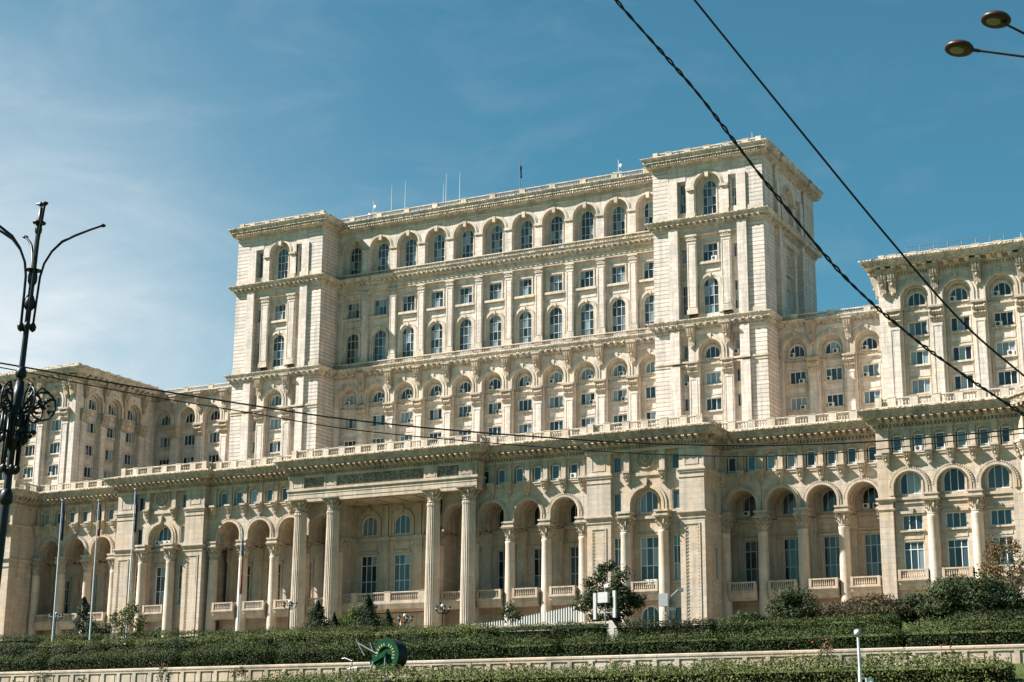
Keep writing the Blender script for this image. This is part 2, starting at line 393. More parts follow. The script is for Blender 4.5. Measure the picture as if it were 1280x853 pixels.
def corinth_mesh(r, h, mat='leafstone'):
    """leafy capital on a round shaft; origin at its foot"""
    m = MB()
    m.lathe((0, 0, 0), [(r*.9, 0), (r*1.05, .06*h), (r*.92, .1*h), (r*.95, .5*h), (r*1.12, .8*h), (r*1.2, .86*h)], 20)
    for row, (z0, hh, n, off, o) in enumerate(((.08, .36, 8, 0, .34), (.1, .6, 8, .5, .42))):
        for i in range(n):
            a = 2*pi*(i+off)/n; F = Fr(0, 0, math.degrees(a)); wl = r*.52
            sp = [(r*.90, z0*h), (r*1.02, (z0+hh*.5)*h), (r*(1.1+o*.4), (z0+hh*.9)*h), (r*(1.12+o), (z0+hh*.98)*h), (r*(1.1+o), (z0+hh*.82)*h)]
            vs = []; fs = []
            for j, (d, z) in enumerate(sp):
                ww = wl*(1, .95, .8, .5, .3)[j]/2; vs += [F(-ww, d-.12, z), F(0, d+.04, z), F(ww, d-.12, z)]
                if j: b = 3*j; fs += [(b-3, b-2, b+1, b), (b-2, b-1, b+2, b+1)]
            m.add(vs, fs)
    for i in range(4):
        a = pi/4+i*pi/2; c = (cos(a)*r*1.42, sin(a)*r*1.42, .80*h); m.ball(c, r*.27, n=8, m=6)
        m.tube([(cos(a)*r*.95, sin(a)*r*.95, .5*h), (cos(a)*r*1.2, sin(a)*r*1.2, .72*h), c], r*.14, 6)
    q = r*1.42; m.box(I0, -q, q, -q, q, .88*h, .955*h); q = r*1.5; m.box(I0, -q, q, -q, q, .955*h, h)
    return m.mesh('capital', mat)
def column_mesh(name, r, H, flute=0.0):
    m = MB(); pr = [(r*1.0, 0), (r*1.03, H*.1), (r*1.02, H*.35), (r*.97, H*.65), (r*.9, H*.97), (r*.98, H*.985), (r*.9, H)]
    if flute: m.lathe((0, 0, 0), pr, 48, flute)
    else: m.lathe((0, 0, 0), pr, 24)
    return m.mesh(name, 'shaft', not flute)
Z0 = 14.0
CAPH = 2.05; CB = 29.4
CM, CC = column_mesh('column', .80, CB-Z0-.9), corinth_mesh(.74, CAPH)
GM, GC = column_mesh('giant_column', 1.1, 35.6-Z0-.9, .085), corinth_mesh(1.0, 2.0)
bm_ = MB(); bm_.box(I0, -1.05, 1.05, -1.05, 1.05, 0, .5); bm_.lathe((0, 0, .5), [(1.0, 0), (1.05, .12), (.95, .22), (.88, .3), (.92, .4)], 24)
BM = bm_.mesh('column_base', 'lowtrim')
bm_ = MB(); bm_.box(I0, -1.45, 1.45, -1.45, 1.45, 0, .5); bm_.lathe((0, 0, .5), [(1.38, 0), (1.42, .12), (1.3, .22), (1.2, .3), (1.25, .4)], 24)
BG = bm_.mesh('column_base', 'lowtrim')
def column(x, y, giant=False):
    o = put(GM if giant else CM, 'giant_column' if giant else 'column', PAL, (x, y, Z0+.9))
    put(GC if giant else CC, 'capital', o, (0, 0, (35.6 if giant else CB)-Z0-.9)); put(BG if giant else BM, 'column_base', o, (0, 0, -.9))
    return o
BAL = [(.07, 0), (.1, .08), (.06, .16), (.115, .36), (.05, .66), (.09, .74)]
def balustrade(name, path, z, h=1.15, pitch=.36, post=3.0, mat='trim', posts=True, wdt=.34, margin=.2):
    """plinth, rail, pedestals and turned balusters along a plan path"""
    m = MB(); k = h-.42
    m.sweep(path, [(-wdt/2, z), (wdt/2, z), (wdt/2, z+.2), (-wdt/2, z+.2)])
    m.sweep(path, [(-wdt/2-.03, z+h-.2), (wdt/2+.03, z+h-.2), (wdt/2+.06, z+h-.08), (wdt/2+.03, z+h), (-wdt/2-.03, z+h)])
    pr = [(r, z_/.74*k) for r, z_ in BAL]
    m.along(path, lambda F, s: m.lathe(F(s, 0, z+.21), pr, 6), pitch, margin)
    if posts:
        m.along(path, lambda F, s: (m.box(F, s-.55, s+.55, -wdt/2-.06, wdt/2+.06, z-.01, z+h+.03), m.box(F, s-.6, s+.6, -wdt/2-.1, wdt/2+.1, z+h+.02, z+h+.10)), post, 0)
        for x, y in path: m.box(Fr(x, y), -.45, .45, -.45, .45, z-.02, z+h+.08)
    return m.build(name, mat, PAL)
def cornice(name, path, z, out=1.8, h=2.4, mat='cornice', dent=.5, modil=1.0, slope=.5, top=True):
    """classical cornice: dentil band, brackets, corona and a weathered sloping top; z is the underside"""
    m = MB(); o = out
    top_ = [(o*.82, z+.74*h), (o*.9, z+.86*h), (o, z+.92*h), (o, z+h), (-.3, z+h+slope)]
    if modil:
        P = [(-.3, z), (.08, z), (.10, z+.15*h), (o*.30, z+.18*h), (o*.30, z+.5*h), (o*.76, z+.53*h)]+top_
        m.along(path, lambda F, s: m.prof(F, [(o*.25, z+.525*h), (o*.74, z+.527*h), (o*.74, z+.40*h), (o*.5, z+.32*h), (o*.25, z+.22*h)], s-modil*.22, s+modil*.22), modil)
        if dent: m.along(path, lambda F, s: m.box(F, s-dent*.28, s+dent*.28, .05, .1+o*.16, z+.02*h, z+.155*h), dent)
    else:
        P = [(-.3, z), (.1, z), (.15, z+.1*h), (o*.5, z+.16*h), (o*.60, z+.2*h), (o*.60, z+.47*h), (o*.79, z+.5*h)]+top_
        m.along(path, lambda F, s: m.box(F, s-dent*.29, s+dent*.29, o*.55, o*.60+.14, z+.23*h, z+.46*h), dent)
    m.sweep(path, P)
    return m.build(name, mat, PAL)
def moulding(m, path, z0, z1, out, back=-.1): 
    h = z1-z0; m.sweep(path, [(back, z0), (out*.5, z0), (out*.6, z0+h*.3), (out, z0+h*.55), (out, z0+h*.9), (out*.9, z1), (back, z1)])
def frame4(m, F, s0, s1, z0, z1, d, t=.12, p=.07):
    m.box(F, s0, s1, d-.02, d+p, z0, z0+t); m.box(F, s0, s1, d-.02, d+p, z1-t, z1); m.box(F, s0, s0+t, d-.02, d+p-.003, z0+t, z1-t); m.box(F, s1-t, s1, d-.02, d+p-.003, z0+t, z1-t)

# ---- tier A: arch bays of the upper building (z 44 to 68)
ROWS = (57.05, 52.75, 48.6)
def low_bay(m, t, F, c, hw, zbot=44.0, ha=2.05, zs=62.35, rows=ROWS, lo=None, hi=None):
    m.wall(F, c-hw if lo is None else lo, c+hw if hi is None else hi, zbot, 66.3, 0, .95, [(c, ha, zbot-1, zs, True)], 20)
    D = -.9
    ops = [(c, 1.27, 61.45, 62.18, True)]+[(c, 1.35, z, z+2.05, False) for z in rows]
    m.wall(F, c-ha-.05, c+ha+.05, zbot, 64.6, D, .35, ops)
    # archivolt in three steps
    t.ring(F, c, zs, 2.42, 2.86, -.05, .16, 60.95, 22); t.ring(F, c, zs, ha-.02, 2.42, -.05, .26, 60.95, 22); t.ring(F, c, zs, 1.72, ha+.02, D-.02, -.40, 60.95, 18); t.ring(F, c, 62.18, 1.27, 1.5, D-.02, D+.18, 61.45, 16)
    t.prism(F, [(c-.17, zs+2.1), (c+.17, zs+2.1), (c+.25, zs+2.95), (c-.25, zs+2.95)], -.1, .34)
    t.box(F, c-ha+.02, c+ha-.02, D-.01, D+.30, 60.35, 60.6); t.box(F, c-1.5, c+1.5, D-.01, D+.28, 61.2, 61.43); t.box(F, c-1.2, c+1.2, D-.01, D+.1, 60.68, 61.1)
    for z in rows:
        t.box(F, c-1.62, c+1.62, D-.01, D+.26, z-.26, z-.02); frame4(t, F, c-1.5, c+1.5, z-1.75, z-.5, D)
        t.box(F, c-1.55, c-1.36, D-.01, D+.1, z-.02, z+2.2); t.box(F, c+1.36, c+1.55, D-.01, D+.1, z-.02, z+2.2); t.box(F, c-1.549, c+1.549, D-.01, D+.12, z+2.06, z+2.26)
    for x in (-1, 1):
        for dd, s in ((.0, 1.95), (.28, 1.78)): t.box(F, c+x*s-.1, c+x*s+.1, D-.01, D+.12+dd*.3, zbot, 60.3)
    win('lunette_window', F, c, D-.30, 61.45)
    for z in rows: win('casement_window', F, c, D-.30, z)
def low_pier(m, t, F, c, zbot=44.0, w=.74, corb=True, cap=True):
    m.box(F, c-w, c+w, -.05, .16, zbot, 58.3); frame4(t, F, c-w+.1, c+w-.1, zbot+.5, 58.0, .16, .1, .05)
    if cap: put(PCAP, 'pier_capital', PAL, F(c, .05, 58.5), F.a)
    t.box(F, c-.86, c+.86, -.04, .40, 60.78, 61.0)
    if corb: put(CORB, 'corbel', PAL, F(c, 0, 66.55), F.a)

def niche_bay(m, t, F, c, hw, z0=86.0, z1=95.0, ha=2.28, zs=90.65, D=1.2, d=0):
    m.wall(F, c-hw, c+hw, z0-1, z1, d, D+.05, [(c, ha, z0-2, zs, True)], 20)
    m.wall(F, c-ha-.05, c+ha+.05, z0-1, zs+ha+.1, d-D, .25, [(c, 1.22, 86.0, 90.73, True)])
    t.ring(F, c, zs, ha-.02, ha+.30, d-.05, d+.14, 90.2, 22); t.ring(F, c, zs, ha+.30, ha+.52, d-.05, d+.07, 90.2, 22)
    t.prism(F, [(c-.26, zs+ha-.75), (c+.26, zs+ha-.75), (c+.36, zs+ha+.28), (c-.36, zs+ha+.28)], d-.5, d+.22)
    t.ring(F, c, 90.73, 1.22, 1.4, d-D-.02, d-D+.1, 86.0, 14)
    win('arched_window', F, c, d-D-.2, 86.0)
def mid_bay(m, t, F, c, hw, d, z0=67.8, z1=82.6):
    m.wall(F, c-hw, c+hw, z0, z1, d, .42, [(c, 1.32, 68.95, 73.73, True), (c, 1.32, 77.9, 80.9, False)])
    t.ring(F, c, 73.73, 1.32, 1.62, d-.02, d+.12, 68.95, 18); t.ring(F, c, 73.73, 1.62, 1.98, d-.02, d+.24, 68.95, 18)
    frame4(t, F, c-1.75, c+1.75, 76.0, 77.2, d); t.box(F, c-2.0, c+2.0, d-.02, d+.42, 77.35, 77.75)
    t.box(F, c-1.6, c-1.34, d-.02, d+.12, 77.75, 81.15); t.box(F, c+1.34, c+1.6, d-.02, d+.12, 77.75, 81.15); t.box(F, c-1.599, c+1.599, d-.02, d+.14, 80.95, 81.2)
    t.prism(F, [(c-.16, 75.1), (c+.16, 75.1), (c+.22, 75.75), (c-.22, 75.75)], d, d+.3)
    win('tall_arched_window', F, c, d-.38, 68.95); win('square_window', F, c, d-.38, 77.9)
def pilaster(m, t, F, c, w, d0, d1, z0=68.9, z1=82.5):
    m.box(F, c-w, c+w, d0, d1, z0, z1-1.0); frame4(t, F, c-w+.12, c+w-.12, z0+1.2, z1-1.5, d1, .08, .05)
    t.box(F, c-w-.12, c+w+.12, d0, d1+.14, z0, z0+.8); t.box(F, c-w-.1, c+w+.1, d0, d1+.12, z1-1.0, z1-.7); t.box(F, c-w-.05, c+w+.05, d0, d1+.06, z1-.7, z1-.35); t.box(F, c-w-.22, c+w+.22, d0, d1+.24, z1-.35, z1)
    for x in (-.5, 0, .5): t.box(F, c+x*w-.14, c+x*w+.14, d1, d1+.16, z1-.72, z1-.3)

# ---- central block
FC = Fr(0, -1.2); TWX = 42.87; TY = -6.6; HW = 9.65
m = MB(); t = MB()
m.box(FC, -33.2, 33.2, -40, -1.75, 44, 96)                       # mass behind the wall
for k in range(-5, 6):
    low_bay(m, t, FC, 6*k, 3.0)
    mid_bay(m, t, FC, 6*k, 3.0, -.75)
    niche_bay(m, t, FC, 6*k, 3.0, d=-.1, D=1.1)
for s in (-1, 1): m.box(FC, min(s*33, s*33.3), max(s*33, s*33.3), -2, -.12, 44, 96)
for k in range(-6, 6):
    x = 6*k+3
    if abs(x) > 32: 
        s = 1 if x > 0 else -1
        pilaster(m, t, FC, x-s*.55, .5, -.8, -.2)
        continue
    low_pier(m, t, FC, x)
    pilaster(m, t, FC, x, .66, -.8, -.12)
    m.box(FC, x-.74, x+.74, -.15, .06, 86.2, 90.2); t.box(FC, x-.84, x+.84, -.15, .26, 90.15, 90.6); t.box(FC, x-.8, x+.8, -.15, .3, 85.2, 86.35)
    t.box(FC, x-.75, x+.75, -.4, .12, 67.95, 68.95)
pc = [(-33.2, -1.2), (33.2, -1.2)]
t.sweep(pc, [(-.9, 82.5), (-.1, 82.5), (-.1, 82.8), (-.02, 82.8), (-.02, 83.2), (.06, 83.3), (-.9, 83.3)])
m.sweep(pc, [(-.9, 83.3), (-.1, 83.3), (-.1, 84), (-.9, 84)])
t.sweep(pc, [(-.3, 93.75), (.04, 93.75), (.1, 93.95), (-.3, 93.95)])
for z in (84.9,): pass
m.build('central_block', 'stone', PAL); t.build('block_moulding', 'trim', PAL)
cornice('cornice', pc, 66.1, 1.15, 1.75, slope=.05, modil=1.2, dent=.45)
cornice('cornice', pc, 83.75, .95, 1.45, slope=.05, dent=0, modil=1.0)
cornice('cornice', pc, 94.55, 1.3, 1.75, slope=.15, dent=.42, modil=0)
balustrade('balustrade', [(-33, -1.75), (33, -1.75)], 67.85, 1.0, .34, 6.0, posts=False)
balustrade('balustrade', [(-33, -1.55), (33, -1.55)], 85.1, .95, .34, 6.0, posts=False)
balustrade('roof_parapet', [(-33.2, -1.6), (33.2, -1.6)], 96.4, .95, .36, 6.0)

# ---- towers
def tower_face(m, r, t, F, hw, side=False):
    """m plain stone, r coursed corner stone, t mouldings"""
    ax = 0.0
    k = hw-9.65                                               # wider side faces stretch the corner piers
    for s in (-1, 1):
        B = lambda a, b, d0, d1, z0, z1, q=r: q.box(F, min(s*a, s*b), max(s*a, s*b), d0, d1, z0, z1)
        if side: B(8.3, hw-.002, -2, 0, 44, 95); B(6.8, 8.3, -2.6, -1.0, 44, 95)
        else: B(6.8, hw-.002, -2, 0, 44, 95)
        B(5.2, 6.8, -2, .42, 44, 60.2, m); B(5.2, 6.8, -2, .42, 61.0, 66.2, m); B(5.2, 6.8, -2, .42, 67.8, 83.8, m)
        # recess strip with slit windows between the corner and the bay pilasters
        lo, hi = (3.8, 5.2); a, b = sorted((s*lo, s*hi)); c = (a+b)/2
        m.wall(F, a, b, 44, 84, -.85, .4, [(c, .48, 53.0, 55.1, False), (c, .48, 57.1, 59.2, False), (c, .48, 61.7, 63.9, False), (c, .48, 69.2, 74.0, False), (c, .48, 77.9, 80.2, False)])
        for z in (53.0, 57.1, 61.7, 77.9): win('slit_window', F, c, -1.2, z); t.box(F, c-.62, c+.62, -.86, -.66, z-.2, z)
        win('long_slit_window', F, c, -1.2, 69.15); frame4(t, F, c-.5, c+.5, 75.0, 77.2, -.85)
        m.wall(F, a, b, 84, 95, -.45, .5, [(c, .5, 86.6, 91.5, False)]); win('long_slit_window', F, c, -.9, 86.6)
        m.box(F, min(s*5.2, s*6.8), max(s*5.2, s*6.8), -2, .25, 84, 92.0); m.box(F, min(s*3.75, s*6.85), max(s*3.75, s*6.85), -2, -.05, 92.0, 95)
        pilaster(m, t, F, s*2.98, .80, -.9, -.14)
        m.box(F, s*2.98-.8, s*2.98+.8, -1, -.02, 44, 58.3); frame4(t, F, s*2.98-.62, s*2.98+.62, 46, 58, -.02, .1, .05)
        put(PCAP, 'pier_capital', PAL, F(s*2.98, -.02, 58.5), F.a); put(CORB, 'corbel', PAL, F(s*3.05, .0, 66.55), F.a)
        t.box(F, min(s*3.8, s*(hw+.1)), max(s*3.8, s*(hw+.1)), -.5, .22, 60.7, 61.0); t.box(F, min(s*3.8, s*(hw+.05)), max(s*3.8, s*(hw+.05)), -.5, .10, 60.2, 60.45); t.box(F, min(s*5.1, s*6.9), max(s*5.1, s*6.9), -.5, .58, 60.65, 61.05)
        t.box(F, min(s*2.1, s*3.7), max(s*2.1, s*3.7), -.6, .2, 84.9, 86.3); t.box(F, min(s*2.2, s*3.65), max(s*2.2, s*3.65), -.6, .18, 90.2, 90.6)
        c0 = 8.25 if side else 6.7; B(c0, hw+.05, -.6, .12, 67.8, 68.9, t); B(c0, hw+.05, -.6, .12, 85.2, 86.2, t)
    # central bay
    low_bay(m, t, F, 0, 2.2, ha=2.02, rows=ROWS)
    m.wall(F, -3.8, -2.2, 60.9, 66.3, 0, .3); m.wall(F, 2.2, 3.8, 60.9, 66.3, 0, .3)
    m.box(F, -3.8, -2.2, -1, -.1, 58, 66.3); m.box(F, 2.2, 3.8, -1, -.1, 58, 66.3)
    mid_bay(m, t, F, 0, 2.25, -.85)
    niche_bay(m, t, F, 0, 3.75, ha=2.35, d=-.12, D=1.1)
    m.box(F, -7, 7, -2, -.2, 82.4, 84.2); t.box(F, -5.25, 5.25, -.9, -.12, 82.5, 82.8)
    m.box(F, -6.9, 6.9, -2.0, -.02, 64.2+1.0, 66.3)
for sx in (-1, 1):
    m = MB(); r = MB(); t = MB(); cx = sx*TWX
    x0, x1 = cx-HW, cx+HW; y0, y1 = TY, 20.8
    r.box(I0, x0+.9, x1-.9, -y1+.9, -y0-1.9, 44, 96)
    F = Fr(cx, TY); tower_face(m, r, t, F, HW)
    FR = Fr(x1, (y0+y1)/2, 90); hd = (y1-y0)/2
    if sx > 0:
        tower_face(m, r, t, FR, hd, True)
        # broken-forward centre of the side face
    else: r.box(FR, -hd+.003, hd, -2, 0, 44, 95)
    FL = Fr(x0, (y0+y1)/2, -90); r.box(FL, -hd, hd-.003, -2, 0, 44, 95)
    FB = Fr(cx, y1, 180); r.box(FB, -HW+.003, HW-.003, -2, -.003, 44, 95)
    if sx > 0:
        pt = [(x0, y0+8), (x0, y0), (x1, y0), (x1, y0+5.4), (x1-.9, y0+5.4), (x1-.9, y0+6.9), (x1, y0+6.9), (x1, y1-6.9), (x1-.9, y1-6.9), (x1-.9, y1-5.4), (x1, y1-5.4), (x1, y1), (x0, y1)]
    else: pt = [(x0, y1), (x0, y0), (x1, y0), (x1, y0+8)]
    ptp = [(x0, y0+8), (x0, y0), (x1, y0), (x1, y1), (x0, y1)] if sx > 0 else pt
    m.build('tower', 'stone', PAL); r.build('tower_corner', 'rust', PAL); t.build('tower_moulding', 'trim', PAL)
    cornice('cornice', pt, 66.1, 1.15, 1.75, slope=.05, modil=1.2, dent=.45)
    cornice('cornice', pt, 83.65, 1.2, 1.5, slope=.05, dent=0, modil=1.0)
    cornice('cornice', pt, 94.7, 1.6, 1.85, slope=.25, dent=.42, modil=0)
    ins = lambda p, q: [(x+(q if x < cx else -q), y+(q if y < 5 else -q)) for x, y in p]
    balustrade('roof_parapet', ins(ptp, .5), 96.75, 1.0, .36, 3.4)
    mm = MB(); mm.box(I0, x0+.6, x1-.6, -y1+.6, -y0-.6, 95.9, 96.9); mm.build('tower_roof', 'roof', PAL)
mm = MB(); mm.box(I0, -33.3, 33.3, -42, .8, 95.9, 96.6); mm.build('block_roof', 'roof', PAL)

# ---- wings and outer blocks
WB = [55.2+5.97*i for i in range(4)]
for sx in (-1, 1):
    m = MB(); t = MB()
    F = Fr(0, -.9)
    a, b = sorted((sx*52.4, sx*76.5)); m.box(F, a, b, -40, -1.6, 44, 66.5)
    e = 52.45
    for i, x in enumerate(WB):
        e0, e1 = sorted((sx*(52.4 if not i else x-2.985), sx*(x+2.985))); low_bay(m, t, F, sx*x, 2.985, lo=e0, hi=e1)
        if i < 3: low_pier(m, t, F, sx*(x+2.985))
    cornice('cornice', [(a, -.9), (b, -.9)], 66.1, 1.05, 1.15, slope=.1, modil=1.2, dent=.45)
    balustrade('roof_parapet', [(a, -1.3), (b, -1.3)], 67.3, .9, .36, 6.0)
    m.box(F, a, b, -40, -.2, 66.0, 66.9)
    m.build('wing', 'stone', PAL); t.build('wing_moulding', 'trim', PAL)
    # outer block
    m = MB(); t = MB(); bx = 75.2; by = -23.4
    F = Fr(0, by); a, b = sorted((sx*(bx+1.9), sx*118)); m.box(F, a, b, -60, -1.6, 44, 67)
    nb = 5 if sx > 0 else 6
    for i in range(nb):
        x = sx*(80.4+6.03*i); e0, e1 = sorted((x-sx*(3.015 if i else 2.2), x+sx*3.015)); low_bay(m, t, F, x, 3.015, lo=e0, hi=e1)
        low_pier(m, t, F, x-sx*3.0)
    a, b = sorted((sx*bx, sx*(80.4-2.2))); m.box(F, a, b, -1.75, 0, 44, 66.5)
    put(CORB, 'corbel', PAL, F(sx*(bx+.8), 0, 66.55), F.a)
    # side face towards the middle
    FS = Fr(sx*bx, 0, -90 if sx > 0 else 90)
    if sx < 0:
        m.box(FS, by, -1, -1.75, -1.6, 44, 66.5)
        m.box(FS, by+.02, by+2.4, -1.75, -.003, 44, 66.4); m.box(FS, -4.6, -.5, -1.75, -.003, 44, 66.4)
        for i, y in enumerate((-18.25, -12.75, -7.25)):
            low_bay(m, t, FS, y, 2.75); low_pier(m, t, FS, y-2.75)
        low_pier(m, t, FS, -4.5)
        path = [(-118, by), (-bx, by), (-bx, -.5)]
    else:
        m.box(FS, .5, -by-.02, -1.75, -.003, 44, 66.4)
        for y in (3, 9, 15, 21): put(CORB, 'corbel', PAL, FS(y+1.6, 0, 66.55), FS.a)
        path = [(bx, -.5), (bx, by), (118, by)]
    m.box(I0, *sorted((sx*(bx+.5), sx*118)), -40, -by-.3, 66.2, 67.2)
    m.build('outer_block', 'stone', PAL); t.build('block_moulding', 'trim', PAL)
    cornice('cornice', path, 66.05, 2.2, 2.2, slope=.25, modil=1.5, dent=.45)
    balustrade('roof_parapet', [(x+(sx*.6 if abs(x) < 100 else 0), y+(.6 if y < -10 else 0)) for x, y in path], 68.3, 1.0, .36, 3.0)
# ---- podium
M['terrace'] = plain('terrace_slabs', (.40, .34, .27), .85, var=.15)
PY, RY, AY, BY, EY = -34.9, -29.4, -36.2, -35.3, -37.4        # arcade, recessed arcades, end blocks, pavilions, portico
DG = 5.6
HALF = [(16.9, EY), (16.9, PY), (34.5, PY), (34.5, AY), (52.6, AY), (52.6, RY), (77.0, RY), (77.0, BY), (95.9, BY), (95.9+DG, BY-DG), (124, BY-DG)]
PATH = [(-x, y) for x, y in reversed(HALF)]+HALF
def balcony_mesh(wd, out, h=1.25, base=1.35, pitch=.30):
    m = MB(); a = wd/2
    m.prof(I0, [(-1.2, -.02), (out, -.02), (out, -.26), (out-.14, -.34), (out-.2, -.7), (out*.45, -base), (-1.2, -base)], -a, a)
    m.box(I0, -a-.08, a+.08, -1.2, out+.09, -.2, -.05)
    m.box(I0, -a, a, out-.32, out-.04, h-.19, h); m.box(I0, -a+.3, a-.3, out-.3, out-.06, 0, .14)
    for s in (-1, 1):
        m.box(I0, s*(a-.19)-.19, s*(a-.19)+.19, out-.36, out, -.01, h+.02)
        m.box(I0, s*(a-.15)-.13, s*(a-.15)+.13, -1.2, out-.3, h-.19, h-.01); m.box(I0, s*(a-.15)-.1, s*(a-.15)+.1, -1.2, out-.3, 0, h-.3)
    n = int((wd-.9)/pitch)
    for i in range(n): m.lathe(I0(-(n-1)*pitch/2+i*pitch, out-.18, .13), [(.06, 0), (.11, .2), (.05, .55), (.09, h-.32)], 6)
    return m.mesh('balcony', 'lowtrim')
BALC = balcony_mesh(4.1, .95); BALS = balcony_mesh(4.0, .9)
def attic(m, t, F, xs, pil=None, d=0):
    for c in xs:
        t.ring(F, c, 39.95, .78, .94, d-.02, d+.08, 38.1, 12)
        win('attic_window', F, c, d-.42, 37.98); m.box(F, c-.8, c+.8, d-.5, d-.40, 40.2, 41)
def attic_pil(m, t, F, xs):
    for c in xs:
        t.box(F, c-.36, c+.36, -.05, .24, 38.15, 41.25); t.box(F, c-.46, c+.46, -.05, .36, 40.95, 41.38); t.box(F, c-.5, c+.5, -.05, .5, 38.0, 38.28)
        put(CORBS, 'corbel', PAL, F(c, 0, 37.86), F.a)
def arcade_bay(m, t, F, c, hw, D, att=(), balc=True, floor=20.4):
    """deep vaulted arch open to a loggia with a glazed back wall"""
    ha, zs = 2.2, 33.2
    m.wall(F, c-hw, c+hw, 31.4, 37.4, 0, D, [(c, ha, 30, zs, True)], 20)
    m.wall(F, c-hw, c+hw, 37.4, 41.6, 0, .5, [(a, .78, 37.95, 39.95, True) for a in att], 12) if len(att) == 1 else attic_wall(m, F, c-hw, c+hw, att)
    for s in (-1, 1): m.box(F, *sorted((c+s*ha, c+s*hw)), -D, -.02, 31.38, 31.6)
    t.ring(F, c, zs, ha-.02, ha+.3, -.1, .20, 32.2, 22); t.ring(F, c, zs, ha+.3, ha+.62, -.1, .12, 32.2, 22)
    # little blocks round the archivolt, ribs of the vault
    for i in range(25):
        a = pi*(i+.5)/25; x, z = c-(ha+.46)*cos(a), zs+(ha+.46)*sin(a); t.box(F, x-.09, x+.09, .1, .19, z-.09, z+.09)
    for dd in (1.4, 2.9): t.ring(F, c, zs, ha-.16, ha+.02, -dd-.35, -dd, 31.45, 16)
    B = Fr(*F(0, -D, 0)[:2], math.degrees(F.a))
    m.wall(B, c-hw, c+hw, Z0, 36.6, 0, .32, [(c, 1.3, 22.2, 28.7, False), (c, 1.3, 32.2, 34.0, True)])
    t.ring(B, c, 34.0, 1.3, 1.62, -.05, .14, 32.2, 16); t.box(B, c-hw, c+hw, -.05, .28, 31.3, 31.75); t.box(B, c-hw, c+hw, -.05, .15, 29.35, 29.6)
    t.box(B, c-1.6, c-1.3, -.02, .12, 22.2, 29.0); t.box(B, c+1.3, c+1.6, -.02, .12, 22.2, 29.0); t.box(B, c-1.75, c+1.75, -.02, .25, 28.75, 29.1)
    for s in (-1, 1):
        x = c+s*(hw-.02); t.box(B, min(x, x-s*.75), max(x, x-s*.75), -.05, .55, floor, 31.4); t.box(B, min(x, x-s*.95), max(x, x-s*.95), -.05, .75, 29.4, 31.35)
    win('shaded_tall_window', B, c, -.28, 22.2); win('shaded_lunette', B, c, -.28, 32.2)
    m.box(F, c-hw, c+hw, -D, -1.0, floor-.5, floor); m.box(F, c-hw, c+hw, -3.0, -2.6, Z0, floor-.49)
    if balc: put(BALC, 'balcony', PAL, F(c, -.05, 21.05), F.a)
def attic_wall(m, F, s0, s1, att):
    if not att: m.wall(F, s0, s1, 37.4, 41.6, 0, .5); return
    cuts = [s0]+[(a+b)/2 for a, b in zip(att, att[1:])]+[s1]
    for a, lo, hi in zip(att, cuts, cuts[1:]): m.wall(F, lo, hi, 37.4, 41.6, 0, .5, [(a, .78, 37.95, 39.95, True)], 12)
def impost(t, x, y, w=.98):
    t.box(I0, x-w, x+w, -y-w, -y+w, 31.42, 31.7); t.box(I0, x-w*.86, x+w*.86, -y-w*.86, -y+w*.86, 31.7, 32.0); t.box(I0, x-w*1.04, x+w*1.04, -y-w*1.04, -y+w*1.04, 32.0, 32.25)

